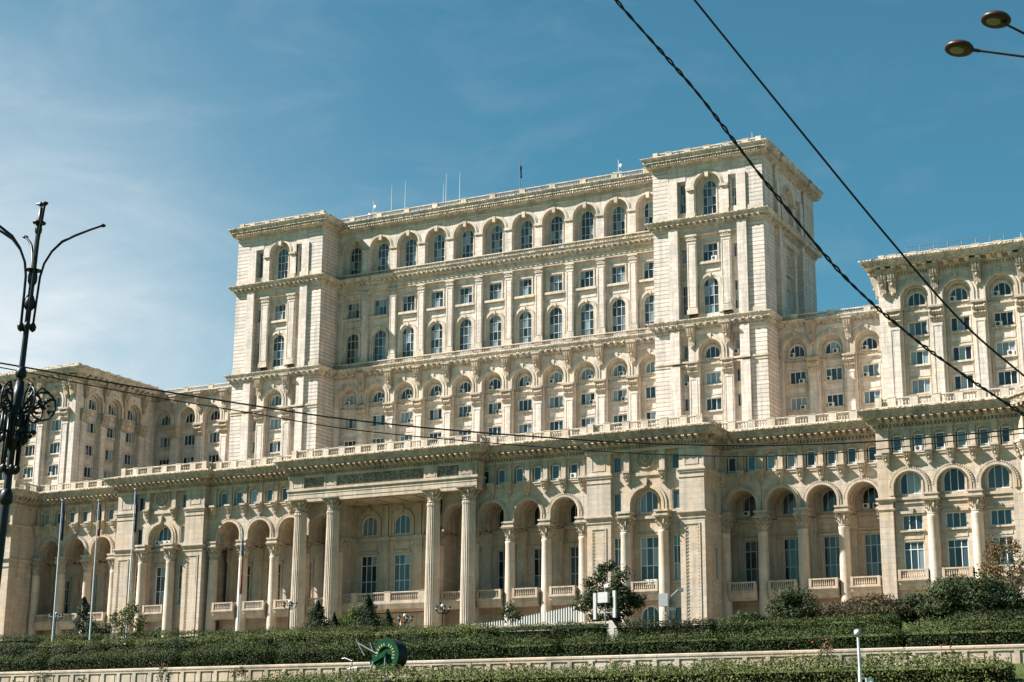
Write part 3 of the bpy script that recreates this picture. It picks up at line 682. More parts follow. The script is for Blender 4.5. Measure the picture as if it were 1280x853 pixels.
# inner arcades either side of the portico
for sx in (-1, 1):
    m = MB(); t = MB(); F = Fr(0, PY); D = 4.5
    for i, c in enumerate((12.15, 18.2, 24.2, 30.25)):
        att = sorted(sx*a for a in ((), (19.7,), (22.7, 25.7), (28.7, 31.7))[i])
        if i == 1: att = sorted(sx*a for a in (16.95, 19.7))
        hw = 3.02 if i else 3.05
        arcade_bay(m, t, F, sx*c, hw if i < 3 else 3.05, D, att)
        attic(m, t, F, att)
    a, b = sorted((sx*33.2, sx*34.6)); m.box(F, a, b, -3, -.01, 31.4, 41.6)
    attic_pil(m, t, F, [sx*x for x in (18.3, 21.2, 24.2, 27.2, 30.2, 33.3)])
    for x in (15.2, 21.22, 27.25, 33.25): column(sx*x, PY+.25); impost(t, sx*x, PY+.25)
    t.box(F, *sorted((sx*17.2, sx*34.4)), -.1, .14, 37.45, 37.75); t.box(F, *sorted((sx*17.2, sx*34.4)), -.1, .22, 37.75, 37.93)
    t.box(F, *sorted((sx*9.1, sx*16.9)), -.1, .1, 36.9, 37.2)
    m.build('inner_arcade', 'low', PAL); t.build('arcade_moulding', 'lowtrim', PAL)
    # outer arcades, set back
    m = MB(); t = MB(); F = Fr(0, RY); D = 4.2
    AC_ = [55.65+5.87*i for i in range(4)]
    for i, c in enumerate(AC_):
        att = sorted(sx*(54.25+2.935*k) for k in (2*i, 2*i+1))
        arcade_bay(m, t, F, sx*c, 2.94 if i else 3.0, D, att); attic(m, t, F, att)
    a, b = sorted((sx*76.15, sx*77.2)); m.box(F, a, b, -3, -.01, 31.4, 41.6); m.box(F, *sorted((sx*76.3, sx*76.98)), -4.6, -.9, Z0, 41); m.box(F, *sorted((sx*52.2, sx*52.62)), -4.6, .5, Z0, 41)
    attic_pil(m, t, F, [sx*(52.8+2.935*k) for k in range(9)])
    for x in (52.95, 58.58, 64.45, 70.32, 76.2): column(sx*x, RY+.25); impost(t, sx*x, RY+.25)
    t.box(F, *sorted((sx*52.5, sx*77)), -.1, .14, 37.45, 37.75); t.box(F, *sorted((sx*52.5, sx*77)), -.1, .22, 37.75, 37.93)
    m.build('outer_arcade', 'low', PAL); t.build('arcade_moulding', 'lowtrim', PAL)
    # end blocks with the medallion
    m = MB(); t = MB(); F = Fr(sx*43.55, AY)
    for s in (-1, 1):
        m.box(F, *sorted((s*5.3, s*9.05)), -6.7, 0, Z0, 41.6)
        frame4(t, F, *sorted((s*6.0, s*8.35)), 15.2, 30.2, 0, .2, .10)
        for k in range(30):
            for q in (6.35, 8.0): t.box(F, s*q-.1, s*q+.1, -.01, .07, 15.6+k*.48, 15.82+k*.48)
        frame4(t, F, *sorted((s*6.1, s*8.25)), 38.5, 41.0, 0, .12, .06); 
        a, b = sorted((s*3.7, s*5.3)); c = s*4.55
        m.wall(F, a, b, Z0, 41.6, -.6, .4, [(c, .6, 15.9, 18.7, False), (c, .62, 22.3, 28.8, False), (c, .6, 32.4, 35.2, False), (c, .6, 38.2, 40.5, False)])
        win('tall_side_window', F, c, -.95, 22.3); win('side_window', F, c, -.95, 38.2)
        for z in (32.4, 15.9):
            o = win('side_window', F, c, -.95, z); o.scale.z = 1.22
        t.box(F, c-.8, c+.8, -.62, -.35, 21.95, 22.25); t.box(F, c-.8, c+.8, -.62, -.35, 32.05, 32.35)
        column(sx*43.55+s*2.9, AY-.15); t.box(F, s*2.9-.95, s*2.9+.95, -.7, 1.05, 31.42, 31.75); t.box(F, s*2.9-1.05, s*2.9+1.05, -.7, 1.2, 31.95, 32.25); t.box(F, s*2.9-.85, s*2.9+.85, -.7, .9, 31.75, 31.95)
        t.box(F, s*2.75-.42, s*2.75+.42, -.6, .1, 38.1, 41.3); t.box(F, s*2.75-.52, s*2.75+.52, -.6, .3, 37.9, 38.2); put(CORBS, 'corbel', PAL, F(s*2.75, -.45, 37.9), F.a)
        m.box(F, *sorted((s*2.45, s*3.72)), -2, -.55, Z0, 32.0)
    pth = [(F(-9.05, -4, 0)[0], F(0, -4, 0)[1]), F(-9.05, 0, 0)[:2], F(-5.3, 0, 0)[:2], F(-5.3, -.6, 0)[:2]]
    pt2 = [F(5.3, -.6, 0)[:2], F(5.3, 0, 0)[:2], F(9.05, 0, 0)[:2], F(9.05, -6.6 if sx > 0 else -1.2, 0)[:2]]
    for P in (pth, pt2):
        for z0, z1, o in ((31.4, 31.95, .32), (30.75, 31.0, .12), (37.4, 38.0, .26), (36.6, 36.8, .1)): moulding(t, P, z0, z1, o)
    m.wall(F, -3.75, 3.75, 31.9, 41.6, -.55, 1.0, [(0, 2.45, 30, 33.3, True)], 22)
    m.wall(F, -2.5, 2.5, Z0, 36.2, -1.5, .35, [(0, 1.45, 15.4, 17.6, True), (0, 1.45, 22.2, 28.8, False), (0, 1.45, 32.3, 33.95, True)], 18)
    t.ring(F, 0, 33.3, 2.43, 2.8, -.6, -.28, 32.25, 24); t.ring(F, 0, 33.3, 2.8, 3.2, -.6, -.38, 32.25, 24); t.ring(F, 0, 33.3, 2.05, 2.47, -1.55, -1.1, 32.0, 20); t.ring(F, 0, 33.95, 1.45, 1.7, -1.52, -1.32, 32.3, 18)
    t.prism(F, [(-.25, 35.9), (.25, 35.9), (.36, 37.0), (-.36, 37.0)], -.6, -.05); t.box(F, -3.7, 3.7, -.6, -.32, 37.45, 37.93)
    t.box(F, -2.4, 2.4, -1.52, -1.2, 31.35, 31.75); frame4(t, F, -1.9, 1.9, 29.4, 31.1, -1.5); t.box(F, -1.75, 1.75, -1.52, -1.25, 28.85, 29.2)
    win('tall_window', F, 0, -1.82, 22.2); win('podium_lunette', F, 0, -1.82, 32.3); o = win('podium_lunette', F, 0, -1.82, 15.4); o.scale.z = 1.18
    put(BALC, 'balcony', PAL, F(0, -.3, 21.05), F.a)
    # carved rosette
    me = MB()
    for r0, rr in ((1.45, .17), (1.12, .1), (.42, .1)):
        pts = [F(r0*cos(a), -.45, 40.0+r0*sin(a)) for a in [2*pi*i/28 for i in range(29)]]; me.tube(pts, rr, 6, caps=False)
    for i in range(12):
        a = 2*pi*i/12; p = F(.77*cos(a), -.45, 40.0+.77*sin(a)); me.ball(p, .22, 1, .8, 1, 8, 5)
    me.ball(F(0, -.4, 40.0), .26); me.box(F, -.2, .2, -.55, -.3, 41.4, 41.9) if False else None
    me.build('carved_medallion', 'leafstone', PAL)
    m.build('end_block', 'low', PAL); t.build('end_block_moulding', 'lowtrim', PAL)
    # outer pavilions
    m = MB(); t = MB(); F = Fr(0, BY)
    a, b = sorted((sx*77.0, sx*78.9)); m.box(F, a, b, -6.2, 0, Z0, 41.6)
    PW = [(sx*77.0, RY+.5), (sx*77.0, BY), (sx*79.0, BY), (sx*79.0, BY+.5)]
    if sx < 0: PW = PW[::-1]
    for z0, z1, o in ((31.4, 31.95, .32), (30.2, 30.5, .14), (37.4, 37.95, .22)): moulding(t, PW, z0, z1, o)
    bays = [81.25+5.75*i for i in range(3)]
    for i, c in enumerate(bays):
        c *= sx; e0, e1 = sorted((c-sx*(2.875 if i else 2.4), c+sx*2.875))
        m.wall(F, e0, e1, 31.4, 37.4, 0, .62, [(c, 2.15, 30, 33.25, True)], 20)
        att = sorted((c-1.43, c+1.43)); attic_wall(m, F, e0, e1, att); attic(m, t, F, att)
        m.wall(F, c-2.3, c+2.3, Z0, 36, -.6, .35, [(c, 1.45, 15.4, 18.4, False), (c, 1.35, 22.3, 26.05, False), (c, 1.35, 27.55, 29.6, False), (c, 1.45, 32.35, 34.0, True)], 18)
        t.ring(F, c, 33.25, 2.13, 2.45, -.1, .18, 32.2, 22); t.ring(F, c, 33.25, 2.45, 2.78, -.1, .1, 32.2, 22); t.ring(F, c, 34.0, 1.45, 1.7, -.62, -.42, 32.35, 16)
        for k in range(25):
            an = pi*(k+.5)/25; x, z = c-2.62*cos(an), 33.25+2.62*sin(an); t.box(F, x-.09, x+.09, .09, .17, z-.09, z+.09)
        t.box(F, c-2.2, c+2.2, -.62, -.3, 31.6, 31.95); t.box(F, c-1.7, c+1.7, -.62, -.4, 29.75, 30.1); t.prism(F, [(c-.2, 29.7), (c+.2, 29.7), (c+.3, 30.4), (c-.3, 30.4)], -.6, -.2)
        t.box(F, c-1.6, c+1.6, -.62, -.35, 27.3, 27.52); frame4(t, F, c-1.4, c+1.4, 26.35, 27.15, -.6); t.box(F, c-2.2, c+2.2, -.62, -.4, 31.05, 31.25)
        win('podium_lunette', F, c, -.9, 32.35); win('casement_window', F, c, -.9, 27.55); win('door_window', F, c, -.9, 22.3)
        put(BALS, 'balcony', PAL, F(c, -.55+.15, 21.05), F.a)
    for i in range(2):
        x = sx*(84.125+5.75*i); column(x, BY+.1); impost(t, x, BY+.1); m.box(F, x-.75, x+.75, -1.5, -.55, Z0, 31.4)
    a, b = sorted((sx*95.6, sx*97)); m.box(F, a, b, -5, 0, Z0, 41.6); m.box(F, *sorted((sx*94.6, sx*95.7)), -3, -.02, Z0, 41.6)
    attic_pil(m, t, F, [sx*(78.4+2.875*k) for k in range(7)])
    t.box(F, *sorted((sx*79, sx*95.6)), -.1, .14, 37.45, 37.75); t.box(F, *sorted((sx*79, sx*95.6)), -.1, .22, 37.75, 37.93)
    FD = Fr(sx*95.9, BY, -45 if sx > 0 else 45); a, b = sorted((0, sx*8)); m.box(FD, a, b, -3, 0, Z0, 41.6)
    for z0, z1, d in ((31.4, 31.95, .3), (37.45, 37.95, .2)): t.box(FD, a, b, -.1, d, z0, z1)
    t.box(FD, *sorted((sx*.3, sx*1.5)), -.1, .25, Z0, 31.4); t.box(FD, *sorted((sx*.3, sx*1.3)), -.1, .3, 38, 41.3); put(CORBS, 'corbel', PAL, FD(sx*.8, 0, 37.9), FD.a)
    # plain continuation beyond the canted corner
    FX = Fr(0, BY-DG)
    m.box(I0, *sorted((sx*101.6, sx*124)), -24, -(BY-DG)-.6, Z0, 41.6)
    if sx > 0:
        for k in range(3):
            c = 105.3+7*k; m.wall(FX, c-3.5, c+3.5, Z0, 41.6, 0, .4, [(c, 1.35, 22.3, 26.05, False), (c, 1.35, 27.55, 29.6, False), (c, 1.45, 32.35, 34.0, True), (c, .78, 37.95, 39.95, True)])
            win('door_window', FX, c, -.36, 22.3); win('casement_window', FX, c, -.36, 27.55); win('podium_lunette', FX, c, -.36, 32.35); win('attic_window', FX, c, -.36, 37.98)
        for z0, z1, d in ((31.4, 31.95, .3), (37.45, 37.95, .2)): t.box(FX, 101.6, 122.8, -.1, d, z0, z1)
    m.build('pavilion', 'low', PAL); t.build('pavilion_moulding', 'lowtrim', PAL)
    # little windows in the inner side of the end block
    FS = Fr(sx*52.6, 0, 90 if sx > 0 else -90)
    if sx > 0:
        for z, h in ((22.3, 2.2), (32.4, 1.2), (38.2, 1.0)):
            mm = MB(); frame4(mm, FS, RY-3.4, RY-2.0, z-.2, z+2.3*h+.2, -.0, .14, .09); mm.build('window_surround', 'lowtrim', PAL); o = win('side_window', FS, RY-2.7, .01, z); o.scale.z = h; o.scale.x = .85

# portico
m = MB(); t = MB(); F = Fr(0, EY)
m.box(F, -16.9, 16.9, -2.45, 0, 37.3, 41.6); m.box(F, -9.05, 9.05, -8, -.5, 37.25, 41.5)
for z0, z1, d in ((37.2, 37.75, .04), (37.75, 38.4, .1), (38.4, 38.95, .16), (38.95, 39.3, .34)):
    t.sweep([(-16.9, PY), (-16.9, EY), (16.9, EY), (16.9, PY)], [(-.4, z0), (d, z0), (d, z1), (-.4, z1)])
for x in (-15.15, -9.05, 9.05, 15.15): t.box(F, x-1.15, x+1.15, -.1, .3, 39.3, 41.35); frame4(t, F, x-.9, x+.9, 39.5, 41.2, .3, .1, .05)
for x in (-16.9, 16.9): t.box(Fr(x, EY, 90 if x > 0 else -90), *( (0.2, 2.3) if x > 0 else (-2.3, -.2)), -.1, .12, 39.4, 41.3)
# coffered soffit
for i in range(5): t.box(I0, -9+i*3.75-.0, -9+i*3.75+3.0, 31.2, 36.6, 37.08, 37.24)
# niche side walls and the glazed back wall
B = Fr(0, -30.6)
for s in (-1, 1):
    FS = Fr(s*9.1, 0, 90 if s < 0 else -90); a, b = (PY, -30.6) if s < 0 else (30.6, -PY)
    m.box(FS, a, b, -.5, 0, Z0, 37.3)
    t.box(FS, a, b, -.1, .2, 31.4, 31.9)
for i, c in enumerate((-6.05, 0, 6.05)):
    m.wall(B, c-3.03, c+3.03, Z0, 37.4, 0, .4, [(c, 1.45, 22.5, 29.1, False), (c, 1.45, 32.25, 33.95, True)], 18)
    t.ring(B, c, 33.95, 1.9, 2.3, -.02, .26, 31.9, 20); t.ring(B, c, 33.95, 1.45, 1.9, -.02, .14, 32.25, 20)
    t.prism(B, [(c-.25, 35.6), (c+.25, 35.6), (c+.35, 36.6), (c-.35, 36.6)], 0, .5)
    t.box(B, c-1.7, c+1.7, -.02, .25, 29.3, 29.65); frame4(t, B, c-1.5, c+1.5, 29.8, 31.0, 0)
    win('tall_window', B, c, -.36, 22.5); win('podium_lunette', B, c, -.36, 32.25)
t.box(B, -9, 9, -.02, .28, 31.3, 31.8)
for x in (-9.0, -3.03, 3.03, 9.0): t.box(B, x-.8, x+.8, -.02, .36, 20, 31.3); t.box(B, x-.9, x+.9, -.02, .5, 31.25, 31.9); t.box(B, x-.55, x+.55, -.02, .3, 31.9, 36.9)
m.box(I0, -9.1, 9.1, 30.6, 33.2, 19.8, 20.4); m.box(I0, -9.1, 9.1, 31.2, 31.6, Z0, 20)
m.build('portico', 'low', PAL); t.build('portico_moulding', 'lowtrim', PAL)
for a, b in ((-13.9, -10.3), (-7.8, 7.8), (10.3, 13.9)):
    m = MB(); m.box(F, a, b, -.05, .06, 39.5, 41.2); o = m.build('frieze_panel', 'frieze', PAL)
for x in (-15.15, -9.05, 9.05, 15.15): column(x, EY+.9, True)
for x in (-9.1, 9.1): column(x, PY+.25)
m = MB(); m.box(I0, -9.2, 9.2, 33.3, 34.6, 21.0, 21.3); m.prof(Fr(0, -34.0), [(.6, 21.0), (.3, 20.2), (-.8, 19.8), (-2, 19.8), (-2, 21.0)], -9.2, 9.2); m.build('long_balcony', 'lowtrim', PAL)
balustrade('balcony_balustrade', [(-9.1, -34.35), (9.1, -34.35)], 21.3, 1.5, .34, 6.06, mat='lowtrim')

# cornice, parapet and terrace over the whole podium
cornice('podium_cornice', PATH, 41.4, 2.0, 2.4, 'lowcornice', .5, 1.0, slope=.62)
t = MB(); t.sweep(PATH, [(-.5, 41.0), (.12, 41.0), (.18, 41.2), (.18, 41.42), (-.5, 41.42)]); t.build('podium_band', 'lowtrim', PAL)
ins = 0.55
IN = []
for i, (x, y) in enumerate(PATH):
    ns = []
    for a, b in ((i-1, i), (i, i+1)):
        if a < 0 or b >= len(PATH): continue
        dx, dy = PATH[b][0]-PATH[a][0], PATH[b][1]-PATH[a][1]; l = math.hypot(dx, dy); ns.append((dy/l, -dx/l))
    if len(ns) == 2: k = 1+ns[0][0]*ns[1][0]+ns[0][1]*ns[1][1]; o = ((ns[0][0]+ns[1][0])/k, (ns[0][1]+ns[1][1])/k)
    else: o = ns[0]
    IN.append((x-o[0]*ins, y-o[1]*ins))
balustrade('terrace_balustrade', IN, 44.15, 1.4, .40, 3.0)
m = MB(); m.poly([(x, y, 44.2) for x, y in IN]+[(123, 8, 44.2), (-123, 8, 44.2)]); m.build('terrace_roof', 'terrace', PAL)
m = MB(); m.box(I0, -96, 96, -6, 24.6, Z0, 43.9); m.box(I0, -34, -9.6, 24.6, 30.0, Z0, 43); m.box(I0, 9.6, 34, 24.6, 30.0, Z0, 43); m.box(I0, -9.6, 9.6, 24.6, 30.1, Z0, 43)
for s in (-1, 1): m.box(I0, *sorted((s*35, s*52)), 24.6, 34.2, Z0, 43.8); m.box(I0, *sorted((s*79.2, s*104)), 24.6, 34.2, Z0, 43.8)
m.build('light_block_core', 'dark', PAL)  # unseen dark boxes added so sky light does not leak through gaps
# thin safety rails on the roofs
def roof_rail(p0, p1, z, n, h=1.5):
    m = MB(); P0, P1 = Vector((*p0, 0)), Vector((*p1, 0))
    for k in (h, h*.5): m.tube([P0+Vector((0, 0, z+k)), P1+Vector((0, 0, z+k))], .06, 5)
    for i in range(n+1):
        p = P0.lerp(P1, i/n); m.tube([p+Vector((0, 0, z)), p+Vector((0, 0, z+h+.02))], .065, 5)
    m.build('roof_railing', 'rail', PAL)
roof_rail((54, 3.5), (75, 3.5), 66.8, 9, 2.4); roof_rail((79, -21), (93, -21), 68.4, 7, 2.4)
# ------------------------------------------------------------------ ground
def gz(y):
    P = [(-3000, -5.3), (-236, -5.3), (-222, -3.4), (-205, -1.9), (-196, -.6), (-191.2, .12), (-190.3, .3), (-189.4, .95), (-186, 1.25), (-174, 2.75), (-162, 3.7), (-152, 4.9), (-146, 5.2), (-120, 7.6), (-70, 13.0), (-55, 13.98), (3000, 13.98)]
    for (a, za), (b, zb) in zip(P, P[1:]):
        if y <= b: return za+(zb-za)*(y-a)/(b-a)
    return P[-1][1]
def grass_mat(name, a, b, c):
    m, t, p = new_mat(name); g = nd('ShaderNodeNewGeometry', t)
    n1 = nd('ShaderNodeTexNoise', t); n1.inputs['Scale'].default_value = .5; n1.inputs['Detail'].default_value = 8; n2 = nd('ShaderNodeTexNoise', t); n2.inputs['Scale'].default_value = 14; n2.inputs['Detail'].default_value = 4
    for n in (n1, n2): t.links.new(g.outputs['Position'], n.inputs['Vector'])
    r = nd('ShaderNodeValToRGB', t); t.links.new(mth('ADD', mth('MULTIPLY', n1.outputs['Fac'], .6, t), mth('MULTIPLY', n2.outputs['Fac'], .4, t), t), r.inputs[0])
    e = r.color_ramp.elements; e[0].position = .35; e[0].color = (*a, 1); e[1].position = .65; e[1].color = (*c, 1); q = e.new(.5); q.color = (*b, 1)
    t.links.new(r.outputs[0], p.inputs['Base Color']); p.inputs['Roughness'].default_value = .9; p.inputs['Specular IOR Level'].default_value = .1
    bu = nd('ShaderNodeBump', t); bu.inputs['Distance'].default_value = .12; t.links.new(n2.outputs['Fac'], bu.inputs['Height']); t.links.new(bu.outputs[0], p.inputs['Normal'])
    return m
M['grass'] = grass_mat('grass', (.035, .05, .015), (.06, .08, .022), (.10, .10, .04))
M['soil'] = grass_mat('bare_soil', (.10, .075, .05), (.14, .11, .075), (.18, .14, .10))
m = MB(); ys = [-3000, -600, -300]+[-240+2*i for i in range(96)]+[-40, 0, 300, 3000]; xs = [-3000, -600, -200, -60]+[-40+20*i for i in range(11)]+[260, 600, 3000]
for j, y in enumerate(ys):
    for x in xs: m.v.append((x, y, gz(y)))
n = len(xs); m.f = [(j*n+i, j*n+i+1, (j+1)*n+i+1, (j+1)*n+i) for j in range(len(ys)-1) for i in range(n-1)]
tag(m.build('ground', 'grass'), None, None, kind='structure')
m = MB(); m.poly([(-220, -53, 14.02), (300, -53, 14.02), (300, -28, 14.02), (-220, -28, 14.02)])
M['paving'] = stone('forecourt_paving', (.26, .215, .165), (.26, .20, .14), (.18, .155, .13), 1.2, .6, .02, .7, .3)
tag(m.build('forecourt', 'paving'), None, None, kind='structure')

# ------------------------------------------------------------------ leaves
def leaf_mat(name, cols, trans=.25):
    m, t, p = new_mat(name); g = nd('ShaderNodeNewGeometry', t)
    r = nd('ShaderNodeValToRGB', t); t.links.new(g.outputs['Random Per Island'], r.inputs[0]); e = r.color_ramp.elements
    e[0].position = 0; e[0].color = (*cols[0], 1); e[1].position = 1; e[1].color = (*cols[-1], 1)
    for i, c in enumerate(cols[1:-1]): q = e.new((i+1)/(len(cols)-1)); q.color = (*c, 1)
    n = nd('ShaderNodeTexNoise', t); n.inputs['Scale'].default_value = .7; n.inputs['Detail'].default_value = 3; t.links.new(g.outputs['Position'], n.inputs['Vector'])
    f = mth('ADD', mth('MULTIPLY', n.outputs['Fac'], .9, t), .55, t)
    mx = nd('ShaderNodeVectorMath', t, operation='SCALE'); t.links.new(r.outputs[0], mx.inputs[0]); t.links.new(f, mx.inputs['Scale'])
    t.links.new(mx.outputs[0], p.inputs['Base Color']); p.inputs['Roughness'].default_value = .7; p.inputs['Specular IOR Level'].default_value = .12
    tr = nd('ShaderNodeBsdfTranslucent', t); t.links.new(mx.outputs[0], tr.inputs['Color'])
    ms = nd('ShaderNodeMixShader', t); ms.inputs[0].default_value = trans; t.links.new(p.outputs[0], ms.inputs[1]); t.links.new(tr.outputs[0], ms.inputs[2])
    o = [x for x in t.nodes if x.type == 'OUTPUT_MATERIAL'][0]; t.links.new(ms.outputs[0], o.inputs[0])
    return m
M['hedge'] = leaf_mat('hedge_leaf', [(.014, .024, .007), (.024, .038, .010), (.036, .052, .013), (.05, .066, .019)], .15)
M['hedge_young_sunlit'] = leaf_mat('young_sunlit_hedge_leaf', [(.04, .058, .014), (.06, .078, .02), (.078, .094, .027), (.10, .11, .037)], .2)  # new growth, with the sunlit top edge put into its colour
M['hedge_light'] = leaf_mat('pale_hedge_leaf', [(.045, .06, .016), (.08, .098, .026), (.115, .128, .04), (.145, .15, .055)], .2)
M['hedge_dark'] = leaf_mat('dark_hedge_leaf', [(.009, .015, .008), (.015, .023, .011), (.021, .030, .014), (.032, .040, .02)], .1)
M['leaf'] = leaf_mat('tree_leaf', [(.018, .03, .012), (.03, .046, .018), (.05, .066, .025), (.085, .09, .045)])
M['leaf_bright'] = leaf_mat('bright_leaf', [(.05, .075, .018), (.08, .11, .025), (.11, .135, .035)])
M['conifer'] = leaf_mat('conifer_needles', [(.010, .018, .009), (.017, .028, .013), (.028, .042, .018), (.045, .055, .026)], .1)
M['brown_leaf'] = leaf_mat('reddish_leaf', [(.035, .03, .016), (.06, .045, .025), (.085, .06, .035), (.05, .06, .02)])
M['autumn'] = leaf_mat('autumn_leaf', [(.06, .05, .02), (.11, .07, .03), (.15, .085, .035), (.06, .07, .02)])
M['core'] = plain('dark_hedge_core', (.008, .009, .005), 1.0, spec=0)
M['bark'] = plain('bark', (.085, .065, .05), .9, var=.3)
M['petal'] = plain('rose_petals', (.36, .035, .04), .6, var=.2)
rnd = random.Random(11)
def leaf(m, p, nrm, s, asp=.62, j=.55):
    n = Vector(nrm)+Vector((rnd.gauss(0, j), rnd.gauss(0, j), rnd.gauss(0, j)))
    if n.length < 1e-3: n = Vector((0, 0, 1))
    n.normalize(); a = n.orthogonal().normalized(); b = n.cross(a); t = rnd.random()*6.283; u = (a*cos(t)+b*sin(t))*s*rnd.uniform(.6, 1.25); v = n.cross(u)*asp
    k = len(m.v); P = Vector(p)
    m.v += [tuple(P-u), tuple(P-v*.9-u*.1), tuple(P+u), tuple(P+v*.9-u*.1)]; m.f.append((k, k+1, k+2, k+3))
def hedge(name, p0, p1, width, zb, h, label, mat='hedge', group=None, s=.075, dens=190, bump=.12, rag=.0, rounded=.25, back=False):
    """clipped hedge from p0 to p1 (plan); every leaf a face, over a dark box core"""
    root = empty(name, (*((Vector(p0)+Vector(p1))/2), zb(0.5) if callable(zb) else zb), label, 'hedge', group)
    P0, P1 = Vector((*p0, 0)), Vector((*p1, 0)); L = (P1-P0).length; T = (P1-P0)/L; N = Vector((T.y, -T.x, 0))
    Z = zb if callable(zb) else (lambda t: zb)
    m = MB(); sh_ = MB()
    def surf(t, a):      # a 0..1: front foot -> front shoulder -> top -> back
        hh = h*(1+.05*sin(t*L*.37+p0[0])); q = a*(h+width+(h if back else 0))
        if q < h: d, z, nr = width/2, q, N
        elif q < h+width: d, z, nr = width/2-(q-h), h, Vector((0, 0, 1))
        else: d, z, nr = -width/2, h-(q-h-width), -N
        e = rounded; ed = max(0, abs(d)-(width/2-e)); ez = max(0, z-(h-e)); l = math.hypot(ed, ez)
        if l > e: k = e/l; d = math.copysign(width/2-e+ed*k, d); z = h-e+ez*k; nr = (N*math.copysign(ed, d)+Vector((0, 0, 1))*ez).normalized()
        te = min(t*L, (1-t)*L); sh = 1-max(0, 1-te/ (e*1.6))**2*.5
        p = P0+T*(t*L); n3 = noise.noise(Vector((p.x*1.7, p.y*1.7+z*1.9, q*1.3)))*bump+noise.noise(Vector((p.x*4.6, p.y*4.6, q*5.2)))*.11+noise.noise(Vector((p.x*.5, q*.4, 3)))*bump*1.3
        return p+N*(d*sh)+Vector((0, 0, Z(t)+z*hh/h*(.5+.5*sh)))+nr*n3, nr
    area = L*(h+width+(h if back else 0))
    s *= .62; dens *= 1.9
    for i in range(int(area*dens)):
        a_ = rnd.random()**.9; p, nr = surf(rnd.random(), a_); qa = a_*(h+width+(h if back else 0))
        young = h*.86 < qa < h+width*.5 and rnd.random() < .5  # top fringe: fresh shoots plus sunlight painted into the leaf tone
        leaf(sh_ if young else m, p+nr*(-.26*rnd.random()**1.5+.05+rag*rnd.random()**4), nr, s, .62, .5)
    for sgn, E_, tt in ((-1, P0, 0), (1, P1, 1)):
        for i in range(int(h*width*dens)):
            p = E_+N*rnd.uniform(-width/2, width/2)*.9+Vector((0, 0, Z(tt)+rnd.random()*h*.85))+T*sgn*rnd.uniform(-.12, .02); leaf(m, p, T*sgn, s)
    nf = len(m.f); m.add(sh_.v, sh_.f); o = m.build('leaves', mat, root); o.data.materials.append(M[{'hedge': 'hedge_young_sunlit', 'hedge_light': 'hedge_young_sunlit', 'hedge_dark': 'hedge'}[mat]])
    o.data.polygons.foreach_set('material_index', [0]*nf+[1]*(len(m.f)-nf))
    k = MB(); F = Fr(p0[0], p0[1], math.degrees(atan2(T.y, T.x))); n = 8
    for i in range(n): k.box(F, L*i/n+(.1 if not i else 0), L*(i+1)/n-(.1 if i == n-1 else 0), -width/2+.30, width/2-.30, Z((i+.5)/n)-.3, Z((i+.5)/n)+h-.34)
    k.build('hedge_core', 'core', root)  # near-black boxes filling the hedge behind the leaves
    return root
def blob(m, c, r, n, s, squash=(1, 1, 1), clumps=14, cl=.38, low=-.6):
    C = []
    for i in range(clumps):
        while True:
            d = Vector((rnd.gauss(0, 1), rnd.gauss(0, 1), rnd.gauss(0, 1))).normalized()
            if d.z > low: break
        C.append((d*rnd.uniform(.45, .85), rnd.uniform(.7, 1.25)*cl))
    for i in range(n):
        q, k = C[rnd.randrange(clumps)]; d = Vector((rnd.gauss(0, 1), rnd.gauss(0, 1), rnd.gauss(0, 1))).normalized(); p = q+d*k*rnd.random()**.45
        leaf(m, (c[0]+p.x*r*squash[0], c[1]+p.y*r*squash[1], c[2]+p.z*r*squash[2]), (d+Vector((0, 0, .3))), s)
def tree(name, base, h, w, label, mat='leaf', n=2600, s=.13, clumps=22, cl=.34, trunk=.12, low=-.5, cat='tree', crown0=.22, group=None, lean=0, peak=False):
    root = empty(name, base, label, cat, group)
    m = MB(); top = Vector((lean, 0, h*.62)); m.tube([(0, 0, -.3), (lean*.2, .03, h*.25), (lean*.6, -.04, h*.45), tuple(top)], [trunk, trunk*.8, trunk*.6, trunk*.3], 8)
    for i in range(7):
        a = i*2.4+.3; z = h*(.25+.06*i); r = w*.42*rnd.uniform(.7, 1.1); m.tube([(lean*.4, 0, z), (cos(a)*r*.5, sin(a)*r*.5, z+h*.13), (cos(a)*r, sin(a)*r, z+h*.24)], [trunk*.42, trunk*.26, trunk*.08], 6)
    m.build('trunk', 'bark', root, tuple(base))
    m = MB(); ch = h*(1-crown0)/2
    if peak:
        blob(m, (lean*.7, 0, h*.42), 1.0, int(n*.62), s, (w/2, w/2, h*.30), clumps, cl, low); blob(m, (-.1, 0, h*.70), 1.0, int(n*.42), s, (w*.31, w*.31, h*.30), clumps//2, cl*1.3, -1)
    else: blob(m, (lean*.7, 0, h*crown0+ch), 1.0, n, s, (w/2, w/2, ch), clumps, cl, low)
    m.build('crown', mat, root, tuple(base)); return root
def conifer(name, base, h, w, label, mat='conifer', n=1800, s=.11, power=1.0, rag=.25, group=None, cat='tree'):
    root = empty(name, base, label, cat, group)
    m = MB(); m.tube([(0, 0, -.3), (0, 0, h*.9)], .09, 7, .02); m.build('trunk', 'bark', root, tuple(base))
    m = MB()
    for i in range(n):
        t = rnd.random()**1.35; a = rnd.random()*6.283; lay = .78+.22*sin(t*h*5.5+a*.5); r = w/2*(1-t)**power*lay*(1+rag*noise.noise(Vector((cos(a)*2, sin(a)*2, t*7))))*rnd.uniform(.6, 1.03)
        leaf(m, (cos(a)*r, sin(a)*r, h*(.03+.97*t)), (cos(a), sin(a), .35), s, .4)
    m.build('crown', mat, root, tuple(base)); return root
def gp(u, Y, dz=0):
    """ground point seen in pixel column u at plan line Y"""
    p = ray_y(u, 800, Y); return (p.x, Y, gz(Y)+dz)

